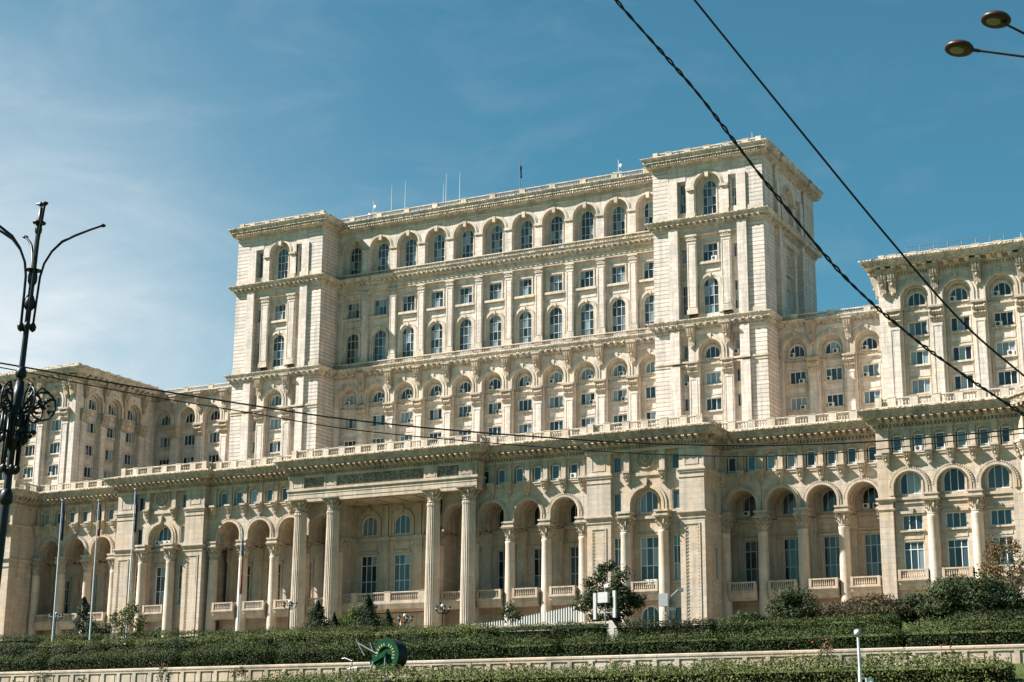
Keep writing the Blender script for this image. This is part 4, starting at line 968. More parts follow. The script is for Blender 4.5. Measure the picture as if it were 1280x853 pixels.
# ------------------------------------------------------------------ garden wall and hedges
WY = -190.0
root = empty('garden_wall', (95, WY, .8), 'low stone retaining wall with a row of sunk panels under the long hedge', 'wall')
m = MB(); F = Fr(0, WY); m.box(F, 30, 145, -.5, 0, -.2, 1.1)
for i in range(116):
    x = 30+i*.99; m.box(F, x-.1, x+.1, -.02, .045, .2, 1.1); m.box(F, x+.26, x+.73, -.02, .022, .52, .92)
m.box(F, 30, 145, -.02, .047, 1.0, 1.1); m.box(F, 30, 145, -.02, .06, .2, .42)
m.build('wall_face', 'lowtrim', root)
m = MB(); m.prof(F, [(-.6, 1.08), (.055, 1.08), (.07, 1.12), (.07, 1.19), (.05, 1.23), (-.6, 1.26)], 30, 145); m.build('coping', 'lowtrim', root)
def hx(u, Y): return (ray_y(u, 800, Y).x, Y)
SEG = [(-40, 67, 'leftmost stretch of the clipped hedge above the wall, cut off by the frame'), (69, 231, 'clipped hedge stretch above the wall, in front of the three close flagpoles'), (233, 349, 'short clipped hedge stretch above the wall, ending at a narrow gap'),
       (352, 470, 'clipped hedge stretch above the wall, just left of the green hose reel'), (471, 700, 'clipped hedge stretch above the wall, running right from the green hose reel'), (701, 905, 'clipped hedge stretch above the wall, below the panel antenna mast'), (906, 1128, 'clipped hedge stretch above the wall, behind the dome camera pole'), (1129, 1330, 'rightmost clipped hedge stretch above the wall')]
for i, (a, b, lb) in enumerate(SEG):
    hedge('hedge', hx(a, -187.6), hx(b, -187.6), 1.5, 1.1+.02*(i % 3), 1.08, lb, 'hedge', 'clipped hedge stretches along the wall', s=.07, dens=230, rag=.3, rounded=.5, bump=.16)
hedge('hedge', hx(345, -194.5), hx(1262, -194.5), 1.7, lambda t: -.6, 1.0, 'low leafy hedge in front of the panelled wall, rounded at its right end', 'hedge_light', s=.085, dens=170, bump=.2, rag=.2, rounded=.35)
# clipped shrubs in two rows up the bank, left half
U1 = [(-12, 30), (20, 40), (48, 34), (82, 40), (120, 34), (150, 30), (186, 42), (226, 46), (262, 34), (296, 38), (331, 22), (362, 36), (400, 34), (438, 32), (474, 30), (520, 38), (560, 34), (600, 38)]
for i, (u, wpx) in enumerate(U1):
    x0 = ray_y(u-wpx/2+4, 800, -172.5).x; x1 = ray_y(u+wpx/2-4, 800, -172.5).x
    o = hedge('clipped_shrub', (x0, -172.5), (x1, -172.5), 1.3, gz(-172.5)-.1, 1.2+.14*sin(i*2.1), 'low rounded clipped shrub in the front row on the bank behind the long hedge', 'hedge_dark', 'clipped shrubs on the bank', s=.08, dens=170, rounded=.62, bump=.2)
    o['category'] = 'shrub'
for a, b, k, lb in ((-30, 52, 'hedge', 'flat clipped hedge on the bank at the far left, below the first lamp'), (54, 128, 'hedge_light', 'flat clipped hedge on the bank around the feet of the two left flagpoles'), (131, 172, 'hedge_light', 'short pale clipped hedge on the bank around the third flagpole'), (174, 300, 'hedge_light', 'flat pale clipped hedge on the bank, left of the tricolour flagpole'), (302, 470, 'hedge_light', 'flat pale clipped hedge on the bank, below the bushy conifers'), (472, 620, 'hedge_light', 'flat pale clipped hedge on the bank, left of the white picket fence')):
    hedge('hedge', hx(a, -164.5), hx(b, -164.5), 1.8, gz(-164.5)-.1, 1.6, lb, k, 'flat clipped hedges on the bank', s=.085, dens=140, rounded=.4)
hedge('hedge', hx(-30, -151), hx(600, -151), 1.6, lambda t: 4.85+.5*(1-t), 1.5, 'long dark even hedge along the top of the bank at the foot of the columns', 'hedge', s=.09, dens=130, rag=.2)
for a, b, zt, k, lb in ((612, 690, 784, 'hedge', 'small hedge in front of the concrete ramp, under the white pickets'), (694, 756, 780, 'hedge', 'small hedge at the foot of the concrete ramp, left of the leafy tree'), (776, 897, 777, 'hedge_dark', 'dark clipped hedge right of the leafy tree, below the carved rosette block'), (899, 1126, 775, 'hedge', 'clipped hedge in front of the recessed arcade bushes on the right'), (1192, 1330, 767, 'hedge_dark', 'dark clipped hedge on the far right under the autumn tree')):
    z0 = gz(-152)-.1; zt = ray_y((a+b)/2, zt, -152.5).z; hedge('hedge', hx(a, -152.5), hx(b, -152.5), 1.8, z0, zt-z0, lb, k, 'hedges along the top of the bank', s=.09, dens=120, rag=.2)

# ------------------------------------------------------------------ trees and shrubs
def stand(u, vtop, Y): 
    b = gp(u, Y); return b, ray_y(u, vtop, Y).z-b[2]
b, h = stand(762, 701, -138); tree('leafy_tree', b, h, 6.2, 'leafy dark green tree behind the white panel antennas', 'leaf', 9500, .12, 40, .26, .14, low=-.9, crown0=.2, peak=True)
b, h = stand(640, 750, -140); tree('young_tree', b, h, 2.0, 'thin young tree with sparse leaves in front of the white picket fence', 'leaf', 520, .11, 14, .32, .05, crown0=.25)
b, h = stand(158, 751, -158); tree('young_tree', b, h, 2.9, 'slender olive green tree at the third flagpole', 'hedge_light', 1500, .10, 22, .28, .06, crown0=.1)
b, h = stand(102, 747, -132); conifer('columnar_conifer', b, h, 3.6, 'narrow dark columnar conifer between the two left flagpoles', n=5200, power=.55)
b, h = stand(123, 773, -134); tree('round_bush', b, h, 3.0, 'round dark bush right of the narrow columnar conifer', 'conifer', 2600, .1, 16, .4, .07, cat='bush', crown0=.02)
for u, vt, w, lb, k in ((396, 751, 5.2, 'broad dark conifer in front of the left giant columns', 'conifer'), (459, 744, 5.4, 'tallest bushy conifer in front of the portico balcony', 'conifer'), (417, 766, 2.2, 'small slim conifer right of the broad dark conifer', 'conifer'), (484, 762, 2.6, 'small dark conifer just left of the orange cones', 'conifer')):
    b, h = stand(u, vt, -130); conifer('conifer', b, h, w, lb, k, n=int(1400+900*w), power=.85, rag=.7)
for u, vt, w, lb in ((428, 766, 3.4, 'bright green bush between the two larger conifers'), (443, 755, 1.9, 'thin pale bush rising left of the tallest conifer'), (476, 769, 3.0, 'low bright green bush right of the tallest conifer')):
    b, h = stand(u, vt, -128); tree('bush', b, h, w, lb, 'leaf_bright', int(700*w), .10, 14, .42, .05, cat='bush', crown0=.05)
for u, vt, w, lb, k, n in ((997, 736, 4.6, 'upright dark green bush in front of the recessed arcade', 'leaf', 2400), (1086, 742, 7.4, 'wide reddish brown bush in front of the recessed arcade', 'brown_leaf', 3000), (932, 764, 4.6, 'low dark bush at the foot of the first recessed column', 'leaf', 1500), (1118, 750, 4.2, 'dark bush between the reddish brown bush and the pavilion', 'leaf', 1900), (1258, 738, 4.6, 'dark bush under the autumn tree', 'conifer', 2000), (1150, 740, 5.4, 'dark green bush below the pavilion balcony', 'leaf', 2600), (1200, 712, 6.2, 'tallest dark green bush under the middle pavilion arch', 'leaf', 3400), (1238, 716, 5.4, 'dark green bush between the tallest bush and the autumn tree', 'leaf', 2600)):
    b, h = stand(u, vt, -140); tree('bush', b, h, w, lb, k, int(n*2.2), .105, 30, .36, .08, cat='bush', crown0=.03)
b, h = stand(1268, 655, -136); tree('autumn_tree', b, h, 5.2, 'thin leaved autumn tree with brown leaves at the right edge', 'autumn', 2000, .11, 34, .22, .09, crown0=.15)
b, h = stand(1045, 762, -146); 
def rose(u, Y, h, label, nf=4, w=.7):
    b = gp(u, Y); root = empty('rose_bush', b, label, 'rose bush', 'rose bushes by the wall')
    m = MB(); 
    for i in range(5): m.tube([(0, 0, -.1), (rnd.gauss(0, w*.25), rnd.gauss(0, .1), h*.5), (rnd.gauss(0, w*.4), rnd.gauss(0, .15), h*rnd.uniform(.75, 1))], .012, 5)
    m.build('stem', 'bark', root, tuple(b)); m = MB(); blob(m, (0, 0, h*.55), 1, int(230*w), .05, (w*.6, .25, h*.5), 10, .4); m.build('leaves', 'hedge_light', root, tuple(b))
    for i in range(nf): m = MB(); m.ball((rnd.gauss(0, w*.35), -.15, h*rnd.uniform(.7, 1.05)), .05, 1, 1, .8, 8, 5); m.build('flower', 'petal', root, tuple(b))
for u, h, nf, w, lb in ((207, 1.15, 4, .9, 'pink flowered rose bush at the left part of the wall'), (300, .9, 2, 1.1, 'leggy rose bush left of the start of the front hedge'), (60, 1.0, 2, 1.2, 'straggly rose bush at the far left of the wall'), (650, .85, 3, .8, 'small rose bush against the wall right of the hose reel'), (765, .9, 2, .8, 'small rose bush against the wall below the panel antenna mast'), (1030, 1.35, 6, .8, 'tall red rose bush left of the dome camera pole'), (1190, .95, 3, .9, 'rose bush with few flowers at the right part of the wall')):
    rose(u, WY-.8, h, lb, nf, w)
for u, w, lb in ((105, 1.6, 'bright leafy plant in the grass at the lower left'), (330, 1.9, 'low leafy plant at the left end of the front hedge'), (898, 1.4, 'dry brown plant against the wall behind the front hedge'), (26, 1.5, 'pale leafy plant in the lower left corner')):
    b = gp(u, -192.3); root = empty('leafy_plant', b, lb, 'plant'); m = MB(); blob(m, (0, 0, .32), 1, 420, .06, (w*.5, .4, .42), 12, .42); m.build('leaves', 'brown_leaf' if 'brown' in lb else 'leaf_bright' if 'bright' in lb else 'hedge_light', root, tuple(b))
# blades of grass on the lawn in front of the wall
m = MB()
for i in range(26000):
    y = rnd.uniform(-204, -190.3); x = rnd.uniform(64, 142); z = gz(y); s = rnd.uniform(.05, .16); a = rnd.random()*6.28; dx, dy = cos(a)*.02, sin(a)*.02; k = len(m.v)
    m.v += [(x-dx, y-dy, z-.02), (x+dx, y+dy, z-.02), (x+rnd.gauss(0, .05), y+rnd.gauss(0, .05), z+s)]; m.f.append((k, k+1, k+2))
tag(m.build('grass_blades', M['leaf_bright']), 'rough lawn grass in front of the panelled garden wall', 'grass', kind='stuff')

# ------------------------------------------------------------------ ramp wall and picket fence
M['cabinet'] = plain('light_grey_cabinet', (.40, .395, .37), .6, var=.08); M['old_concrete'] = plain('old_concrete', (.20, .185, .16), .9, var=.25)
M['concrete'] = plain('weathered_concrete', (.36, .33, .28), .85, var=.2)
M['white'] = plain('white_paint', (.58, .565, .53), .5, var=.05)
root = empty('ramp_wall', gp(650, -146), 'weathered concrete ramp wall under the white picket fence, stepping down beside the leafy tree', 'wall')
pa, pb = ray_y(528, 789, -146), ray_y(764, 779.5, -146)
m = MB(); k = [(pa.x, pa.z-3), (pb.x, pb.z-3), (pb.x, pb.z-.0), (pa.x, pa.z)]
m.prism(Fr(0, -146), k, -.4, 0); m.build('wall_face', 'concrete', root)
m = MB(); m.prism(Fr(0, -146), [(pa.x, pa.z), (pb.x, pb.z), (pb.x, pb.z+.16), (pa.x, pa.z+.16)], -.5, .12); m.build('coping', 'trim', root)
pc_ = ray_y(777, 800, -149.5)
m = MB(); m.add([(pb.x-.1, -146.2, pb.z+.2), (pb.x+.14, -146.2, pb.z+.2), (pc_.x+.14, -149.5, 5.3), (pc_.x-.1, -149.5, 5.3), (pb.x-.1, -146.2, pb.z-2), (pb.x+.14, -146.2, pb.z-2), (pc_.x+.14, -149.5, 4), (pc_.x-.1, -149.5, 4)], [(0, 1, 2, 3), (4, 5, 6, 7), (0, 1, 5, 4), (1, 2, 6, 5), (2, 3, 7, 6), (3, 0, 4, 7)]); m.build('stair_cheek', 'old_concrete', root)
root = empty('picket_fence', gp(660, -120), 'white picket fence curving up in front of the inner arcade columns', 'fence')
for i in range(46):
    t = i/45; u = 590+140*t; Y = -122-16*t**1.5; vb = 786-6*t; vt = 780-26*max(0, (t-.0))**1.25
    pb_, pt_ = ray_y(u, vb+4, Y), ray_y(u, min(vt, vb-7), Y)
    mm = MB(); F = Fr(pb_.x, Y); w_ = .05; mm.prism(F, [(-w_, pb_.z-.3), (w_, pb_.z-.3), (w_, pt_.z-.12), (0, pt_.z), (-w_, pt_.z-.12)], -.03, .03); mm.build('picket', 'white', root)
    if i and i % 3 == 0:
        mm = MB(); mm.tube([(q0[0], q0[1]+.05, q0[2]+.25), (pb_.x, Y+.05, pb_.z+.25)], .05, 5); mm.build('rail', 'white', root)
    if i % 3 == 0: q0 = (pb_.x, Y, pb_.z)

# ------------------------------------------------------------------ flags, lamps, masts
M['pole'] = plain('white_flagpole_paint', (.55, .56, .56), .35, var=.05)
def cloth(name, cols): 
    m, t, p = new_mat(name); g = nd('ShaderNodeTexCoord', t); s = nd('ShaderNodeSeparateXYZ', t); t.links.new(g.outputs['Generated'], s.inputs[0])
    r = nd('ShaderNodeValToRGB', t); r.color_ramp.interpolation = 'CONSTANT'; t.links.new(s.outputs['Z'], r.inputs[0]); e = r.color_ramp.elements
    e[0].position = 0; e[0].color = (*cols[0], 1); e[1].position = 1/len(cols) if len(cols) > 1 else 1; e[1].color = (*cols[min(1, len(cols)-1)], 1)
    for i, c in enumerate(cols[2:]): q = e.new((i+2)/len(cols)); q.color = (*c, 1)
    t.links.new(r.outputs[0], p.inputs['Base Color']); p.inputs['Roughness'].default_value = .8; return m
BLU, YEL, RED = (.012, .022, .075), (.35, .25, .04), (.36, .02, .025)
M['flag_eu'] = cloth('dark_blue_flag_cloth', [BLU]); M['flag_ro'] = cloth('tricolour_flag_cloth', [RED, (.3, .12, .03), BLU]); M['flag_red'] = cloth('hanging_tricolour_cloth', [RED, (.32, .22, .05), (.05, .05, .08), (.03, .035, .07)])
def flagpole(u, v0, v1, dist, label, flag, flabel, fz0, fz1):
    a = ray(u, v0, dist); z1 = ray(u, v1, dist).z; a.z -= .6; h = z1-a.z
    root = empty('flagpole', a, label, 'flagpole', 'white flagpoles on the bank')
    m = MB(); m.tube([(0, 0, -.3), (0, 0, h*.5), (0, 0, h)], [.07, .056, .036], 10); m.build('pole', 'pole', root, tuple(a))
    m = MB(); m.ball((0, 0, h+.08), .1); m.build('ball', 'steel', root, tuple(a)); m = MB(); m.lathe((0, 0, -.3), [(.22, 0), (.22, .35), (.14, .45)], 12); m.build('foot', 'steel', root, tuple(a))
    m = MB(); L = fz1-fz0; n = 14
    for j in range(n+1):
        t = j/n; w_ = .29*(1-abs(t-.62)*.8)*(.35+.65*min(1, 3*(1-t)+.35)); 
        for i in range(9):
            s = i/8; m.v.append((a.x+.09+w_*s, a.y+.09*sin(s*9+t*3)*(1-.3*t), a.z+h*0+fz0+L*t-.12*s*s*(1-t)))
    m.f = [(j*9+i, j*9+i+1, (j+1)*9+i+1, (j+1)*9+i) for j in range(n) for i in range(8)]
    o = m.build('flag', flag, smooth=True); sm = o.modifiers.new('thickness', 'SOLIDIFY'); sm.thickness = .012
    tag(o, flabel, 'flag', 'flags hanging limp')
flagpole(65, 808, 627, 128, 'white flagpole nearest the left edge, dark blue flag hanging', 'flag_eu', 'dark blue flag hanging limp on the leftmost white flagpole', 8.3, 11.2)
flagpole(112, 802, 627, 130, 'white flagpole second from the left with a red tipped flag', 'flag_red', 'limp flag with a red tip on the second flagpole from the left', 8.4, 10.9)
flagpole(158, 797, 613, 132, 'white flagpole third from the left in front of the carved rosette block', 'flag_eu', 'blue flag hanging limp on the third flagpole from the left', 8.6, 11.6)
flagpole(297, 783, 662, 160, 'shorter white flagpole standing alone before the left arcade columns', 'flag_ro', 'red and blue flag hanging limp on the lone flagpole by the arcade', 3.6, 8.9)
M['globe'] = plain('milk_glass_globe', (.75, .75, .72), .3)
def candelabra(u, vtop, Y, label, h=4.2):
    p = ray_y(u, vtop, Y); b = Vector((p.x, Y, p.z-h)); root = empty('street_lamp', b, label, 'street lamp', 'black candelabra lamps near the columns')
    m = MB(); m.lathe((0, 0, 0), [(.3, 0), (.3, .25), (.2, .4), (.12, .7), (.09, 1.2), (.075, h*.8), (.12, h*.82), (.07, h*.84), (.06, h-.15)], 12); m.build('post', 'iron', root, tuple(b))
    for i in range(5):
        a = i*2*pi/5+.5; r = .85 if i < 5 else 0; zc = h*.80
        mm = MB(); mm.tube([(0, 0, zc-.1), (cos(a)*r*.6, sin(a)*r*.6, zc-.15), (cos(a)*r, sin(a)*r, zc+.12), (cos(a)*r, sin(a)*r, zc+.26)], .045, 6); mm.ball((cos(a)*r, sin(a)*r, zc+.26), .13); o = mm.build('arm', 'iron', root, tuple(b))
        mm = MB(); mm.ball((cos(a)*r, sin(a)*r, zc+.44), .15, n=12, m=8); mm.build('globe', 'globe', root, tuple(b)); mm = MB(); mm.lathe((cos(a)*r, sin(a)*r, zc+.62), [(.24, -.08), (.2, .04), (.02, .2)], 10); mm.build('cap', 'iron', root, tuple(b))
    mm = MB(); mm.ball((0, 0, h-.05), .2, n=12, m=8); mm.build('globe', 'globe', root, tuple(b))
candelabra(362, 752, -75, 'black candelabra lamp beside the broad dark conifer'); candelabra(553, 757, -75, 'black candelabra lamp between the two right giant columns')
candelabra(70, 767, -75, 'black candelabra lamp behind the leftmost flagpole'); candelabra(506, 769, -75, 'black candelabra lamp behind the two orange cones')
M['orange'] = plain('orange_plastic', (.75, .16, .03), .5)
for u, lb in ((493, 'orange traffic cone left of the other, under the portico balcony'), (501, 'orange and white traffic cone right of the other, under the portico balcony')):
    p = ray_y(u, 786, -95); root = empty('traffic_cone', p, lb, 'traffic cone')
    m = MB(); m.box(I0, -.24, .24, -.24, .24, 0, .05); m.lathe((0, 0, .05), [(.18, 0), (.05, .85)], 14); m.build('cone', 'orange', root, tuple(p)); m = MB(); m.lathe((0, 0, .4), [(.135, 0), (.10, .22)], 14); m.build('band', 'white', root, tuple(p))
# cellular mast by the ramp
p = ray_y(761, 790, -148.5); H_ = ray_y(757, 731, -148.5).z-p.z; root = empty('antenna_mast', p, 'white panel antenna mast with a square cabinet in front of the leafy tree', 'antenna')
Fm = Fr(p.x-.25, -148.5, -8); m = MB(); m.tube([Fm(0, 0, p.z-.5), Fm(0, 0, p.z+H_)], .055, 8); m.tube([Fm(-.75, 0, p.z+H_*.40), Fm(.75, 0, p.z+H_*.40)], .04, 6); m.tube([Fm(-.75, 0, p.z+H_*.72), Fm(.75, 0, p.z+H_*.72)], .04, 6); m.build('pole', 'steel', root)
m = MB(); m.box(Fm, -.40, .40, .05, .36, p.z+H_*.61, p.z+H_*.83); m.build('cabinet', 'cabinet', root)
for s, a0, a1 in ((-1, .27, .83), (1, .29, .86)): m = MB(); m.box(Fm, s*.80-.12, s*.80+.10, -.05, .13, p.z+H_*a0, p.z+H_*a1); m.build('panel_antenna', 'cabinet', root)
m = MB(); m.box(Fm, -.06, .3, -.06, .06, p.z+H_*.94, p.z+H_*1.0); m.ball(Fm(.3, .05, p.z+H_*.99), .11); m.build('camera', 'ac', root)
p = ray_y(838, 786, -146); H_ = ray_y(838, 733, -146).z-p.z; root = empty('camera_mast', p, 'camera mast with a white box and lattice arms before the rosette block column', 'camera mast')
Fm = Fr(p.x, -146, 15); m = MB(); m.tube([Fm(0, 0, p.z-.5), Fm(0, 0, p.z+H_*.7)], .06, 8)
for s in (-1, 1): m.tube([Fm(0, 0, p.z+H_*.3), Fm(s*.7, 0, p.z)], .05, 6); m.tube([Fm(s*.35, 0, p.z+H_*.2), Fm(s*.3, 0, p.z+H_*.65)], .035, 6)
m.build('pole', 'steel', root)
m = MB(); m.box(Fm, -.75, -.1, 0, .4, p.z+H_*.52, p.z+H_*.82); m.build('cabinet', 'white', root)
m = MB(); m.tube([Fm(.15, 0, p.z+H_*.55), Fm(.15, 0, p.z+H_*.78), Fm(.6, .1, p.z+H_*.9)], .07, 6); m.box(Fm, .5, .95, -.1, .12, p.z+H_*.86, p.z+H_*.95); m.build('camera', 'steel', root)
m = MB(); m.box(Fm, .0, .42, .05, .3, p.z+H_*.42, p.z+H_*.49); m.box(Fm, -.5, -.2, .05, .2, p.z+H_*.34, p.z+H_*.4); m.build('floodlight', 'white', root)
# dome camera pole close to the lens
p = ray(1076, 853, 50); p.z -= 1.3; H_ = ray(1073.5, 790, 50).z-p.z; root = empty('camera_pole', p, 'pale grey camera pole with a dome camera on top, in front of the low hedge', 'camera pole')
Fm = Fr(p.x, p.y, 27); m = MB(); m.tube([Fm(0, 0, p.z), Fm(-.02, 0, p.z+H_*.95)], .04, 10); m.tube([Fm(-.015, 0, p.z+H_*.48), Fm(-.015, 0, p.z+H_*.60)], .055, 10); m.build('pole', 'pole', root)
m = MB(); m.lathe(Fm(-.03, .0, p.z+H_-.12), [(.04, 0), (.10, .03), (.115, .1), (.10, .17), (.04, .2)], 14); m.build('camera_housing', 'steel', root); m = MB(); m.ball(Fm(-.06, .10, p.z+H_-.03), .078, n=14, m=9); m.build('camera_dome', 'white', root)
m = MB(); m.tube([Fm(0, 0, p.z+H_*.53), Fm(.2, .05, p.z+H_*.51)], .025, 6); m.box(Fm, .13, .34, -.05, .12, p.z+H_*.46, p.z+H_*.52); m.ball(Fm(.27, .12, p.z+H_*.45), .085); m.build('side_camera', 'white', root)
m = MB(); m.prism(Fm, [(.06, p.z+H_*.13), (.24, p.z+H_*.13), (.2, p.z+H_*.27), (.06, p.z+H_*.33)], -.05, .1); m.build('junction_box', 'white', root)

# ------------------------------------------------------------------ irrigation reel
M['green'] = plain('green_enamel', (.006, .052, .022), .8, var=.15, spec=.08); M['yellow'] = plain('yellow_paint', (.36, .29, .13), .6); M['hose'] = plain('black_hose', (.012, .013, .016), .45)
c = ray(487, 819, 75.6); g0 = gz(c.y); root = empty('hose_reel', (c.x, c.y, g0), 'green irrigation hose reel on a steel frame in front of the panelled wall', 'hose reel')
ax = RD(27+38)          # drum axle swung to the right of the line of sight
FA_ = Fr(c.x, c.y, math.degrees(ax)-0); Rr = .70; zc = c.z
def disc(m, F, d0, d1, r0, r1, n=40):
    A = [2*pi*i/n for i in range(n)]; vs = []
    for r, d in ((r1, d0), (r1, d1), (r0, d1), (r0, d0)): vs += [F(r*cos(a), d, zc+r*sin(a)) for a in A]
    m.add(vs, [(k*n+i, k*n+(i+1) % n, ((k+1) % 4)*n+(i+1) % n, ((k+1) % 4)*n+i) for k in range(4) for i in range(n)])
FA_ = Fr(c.x, c.y, -2)
m = MB(); disc(m, FA_, .30, .35, .34, Rr); disc(m, FA_, .27, .30, .0, .36); m.build('drum_flange', 'green', root)
m = MB(); disc(m, FA_, -.42, -.37, .05, Rr*.98); m.build('drum_flange', 'hose', root)
m = MB()
for i in range(9): 
    d = -.35+.075*i; A = [2*pi*k/36 for k in range(37)]; m.tube([FA_(Rr*.93*cos(a), d, zc+Rr*.93*sin(a)) for a in A], .042, 6, caps=False)
disc(m, FA_, -.37, .29, .1, Rr*.9); m.build('hose', 'hose', root)
m = MB(); m.tube([FA_(0, .25, zc), FA_(0, .5, zc)], .09, 12); m.prism(FA_, [(-.08, zc-.12), (.1, zc-.05), (.12, zc+.12), (-.05, zc+.14), (-.75, zc-.28), (-.72, zc-.42)], .36, .44); m.build('gear_arm', 'green', root)
m = MB()
for i in range(13):
    if i in (6,): continue
    a = RD(-20+17*i); r = .44; q = FA_(r*cos(a), 0, 0); cx0 = r*cos(a); cz0 = zc+r*sin(a); ca, sa = cos(a), sin(a)
    m = MB(); m.prism(FA_, [(cx0+dx*ca*.06-dy*sa*.024, cz0+dx*sa*.06+dy*ca*.024) for dx, dy in ((-1, -1), (1, -1), (1, 1), (-1, 1))], .348, .362); m.build('letter_stroke', 'yellow', root)
m = MB(); m.tube([FA_(.05, .42, zc-.05), FA_(.05, .42, g0+.12)], .04, 8); m.tube([FA_(-.55, .42, zc-.3), FA_(-1.0, .42, g0+.06)], .045, 8); m.tube([FA_(-1.2, .42, g0+.10), FA_(.5, .42, g0+.10)], .05, 8); m.tube([FA_(-1.2, -.4, g0+.10), FA_(.5, -.4, g0+.10)], .05, 8); m.tube([FA_(.05, -.42, zc), FA_(.05, -.42, g0+.1)], .04, 8); m.tube([FA_(-.5, .42, g0+.1), FA_(-.5, -.4, g0+.1)], .04, 8)
m.tube([FA_(-.35, .42, zc+.02), FA_(-1.45, .40, zc+.55), FA_(-1.52, .40, zc+.72)], .028, 6); m.tube([FA_(-1.4, .4, zc+.5), FA_(-1.05, .4, zc-.02)], .03, 6); m.tube([FA_(-.6, .42, zc+.14), FA_(-.78, .4, zc+.55)], .025, 6); m.build('frame', 'steel', root)
for s in (-.45, .45):
    m = MB(); q = FA_(.25, s, 0); A = [2*pi*k/20 for k in range(21)]; m.tube([FA_(.25+.15*cos(a), s, g0+.17+.15*sin(a)) for a in A], .05, 7, caps=False); m.tube([FA_(.25, s-.03, g0+.17), FA_(.25, s+.03, g0+.17)], .1, 10); m.build('wheel', 'hose', root)
b = FA_(-1.75, .35, g0); root = empty('sprinkler_cart', b, 'small grey sprinkler cart with two dark wheels left of the green hose reel', 'sprinkler')
m = MB(); m.tube([FA_(-1.6, .35, g0+.15), FA_(-1.68, .35, g0+.85)], .03, 8); m.tube([FA_(-1.85, .3, g0+.2), FA_(-1.85, .3, g0+.95)], .035, 6); m.tube([FA_(-2.0, .35, g0+.8), FA_(-1.45, .35, g0+.86)], .028, 8); m.tube([FA_(-1.6, .35, g0+.2), FA_(-1.1, .4, g0+.12)], .035, 6); m.build('frame', 'steel', root)
m = MB(); m.tube([FA_(-1.75, .35, g0+.86), FA_(-1.75, .35, g0+1.15), FA_(-2.15, .35, g0+1.28), FA_(-2.3, .35, g0+1.25)], [.035, .03, .025, .02], 8); m.build('nozzle', 'steel', root)
for s in (-.0, .45):
    m = MB(); A = [2*pi*k/20 for k in range(21)]; m.tube([FA_(-1.8+s+.12*cos(a), .45, g0+.16+.12*sin(a)) for a in A], .05, 7, caps=False); m.tube([FA_(-1.8+s, .42, g0+.16), FA_(-1.8+s, .48, g0+.16)], .08, 10); m.build('wheel', 'hose', root)

# ------------------------------------------------------------------ air conditioners
acf = MB(); acf.box(I0, -.48, .48, 0, .42, 0, .72); ACM = acf.mesh('casing', 'ac')
acf = MB(); acf.lathe((0, 0, 0), [(.27, 0), (.27, .02), (.05, .03)], 16); FANM = acf.mesh('fan_grille', 'dark')
def ac(F, s, d, z, label):
    o = empty('air_conditioner', F(s, d, z), label, 'air conditioner', 'air conditioning units on the palace', F.a)
    c_ = put(ACM, 'casing', o, None); c_.location = (0, 0, 0); f = put(FANM, 'fan_grille', o, None); f.location = (-.1, -.42, .36); f.rotation_euler.x = pi/2
NTH = {-5: 'first', -4: 'second', -3: 'third', -2: 'fourth', -1: 'fifth', 0: 'sixth', 1: 'seventh', 2: 'eighth', 3: 'ninth', 4: 'tenth', 5: 'eleventh'}
for k, sx_ in ((-5, -.6), (-4, .7), (-3, .6), (-2, .5), (-1, -.6), (0, -.7), (1, .65), (2, -.75), (3, .6), (4, .45)):
    ac(FC, 6*k+sx_, -1.2+.02, 61.46, f'white air conditioner in the {NTH[k]} half-round window from the left on the central block')
for k, sx_ in ((-3, .75), (0, .75), (3, .85), (4, .8), (-1, .8)):
    ac(FC, 6*k+sx_, -1.2+.02, 57.06, f'white air conditioner below the {NTH[k]} half-round window from the left, central block')
for k, sx_ in ((-4, .5), (-5, .7)): ac(FC, 6*k+sx_, -1.93, 77.92, f'white air conditioner at the {NTH[k]} square window from the left, central block')
FW = Fr(0, -.9)
for i, nm in ((0, 'nearest the right tower'), (1, 'second from the right tower'), (2, 'third from the right tower')):
    ac(FW, WB[i]+(-.75, .5, -.7)[i], -1.18, 61.46, f'white air conditioner in the half-round window {nm} on the right wing'); ac(FW, WB[i]+(.7, -.8, -.75)[i], -1.18, 57.06, f'white air conditioner at the upper window {nm}, right wing'); 
    if i < 2: ac(FW, WB[i]+(.8, -.6)[i], -1.18, 52.76, f'white air conditioner at the lower window {nm}, right wing')
FK = Fr(0, -23.4)
ac(FK, 92.46-.75, -1.18, 61.46, 'white air conditioner in the half-round window at the right edge'); ac(FK, 92.46-.7, -1.18, 57.06, 'white air conditioner left in the upper rectangular window at the right edge'); ac(FK, 92.46+.7, -1.18, 52.76, 'white air conditioner with a dark fan at the middle rectangular window at the right edge'); ac(FK, 86.43-.8, -1.18, 61.46, 'white air conditioner in the middle half-round window of the right outer block')
FT = Fr(TWX, TY); ac(FT, .7, -1.2, 77.92, 'white air conditioner at the small square window high on the right tower'); ac(FT, 4.2, -1.1, 61.7, 'white air conditioner at the narrow window right of the right tower arch'); ac(FT, -4.5, -1.1, 57.1, 'white air conditioner at the narrow window left on the right tower')
for k, nm in enumerate(('left', 'middle')): 
    ac(Fr(0, -23.4), -80.4-6.03*k-.7, -1.18, 48.62, f'white air conditioner at the lowest window of the {("nearer", "farther")[k]} left outer block bay')
FI = Fr(0, PY); ac(FI, 31.7, -.35, 38.1, 'white air conditioner with twin fans in the attic window next to the right rosette block')
FO = Fr(0, BY); ac(FO, 81.25+1.43, -.35, 38.0, 'white air conditioner in the second attic window of the right pavilion')
FB_ = Fr(0, RY-(-4.2)); 
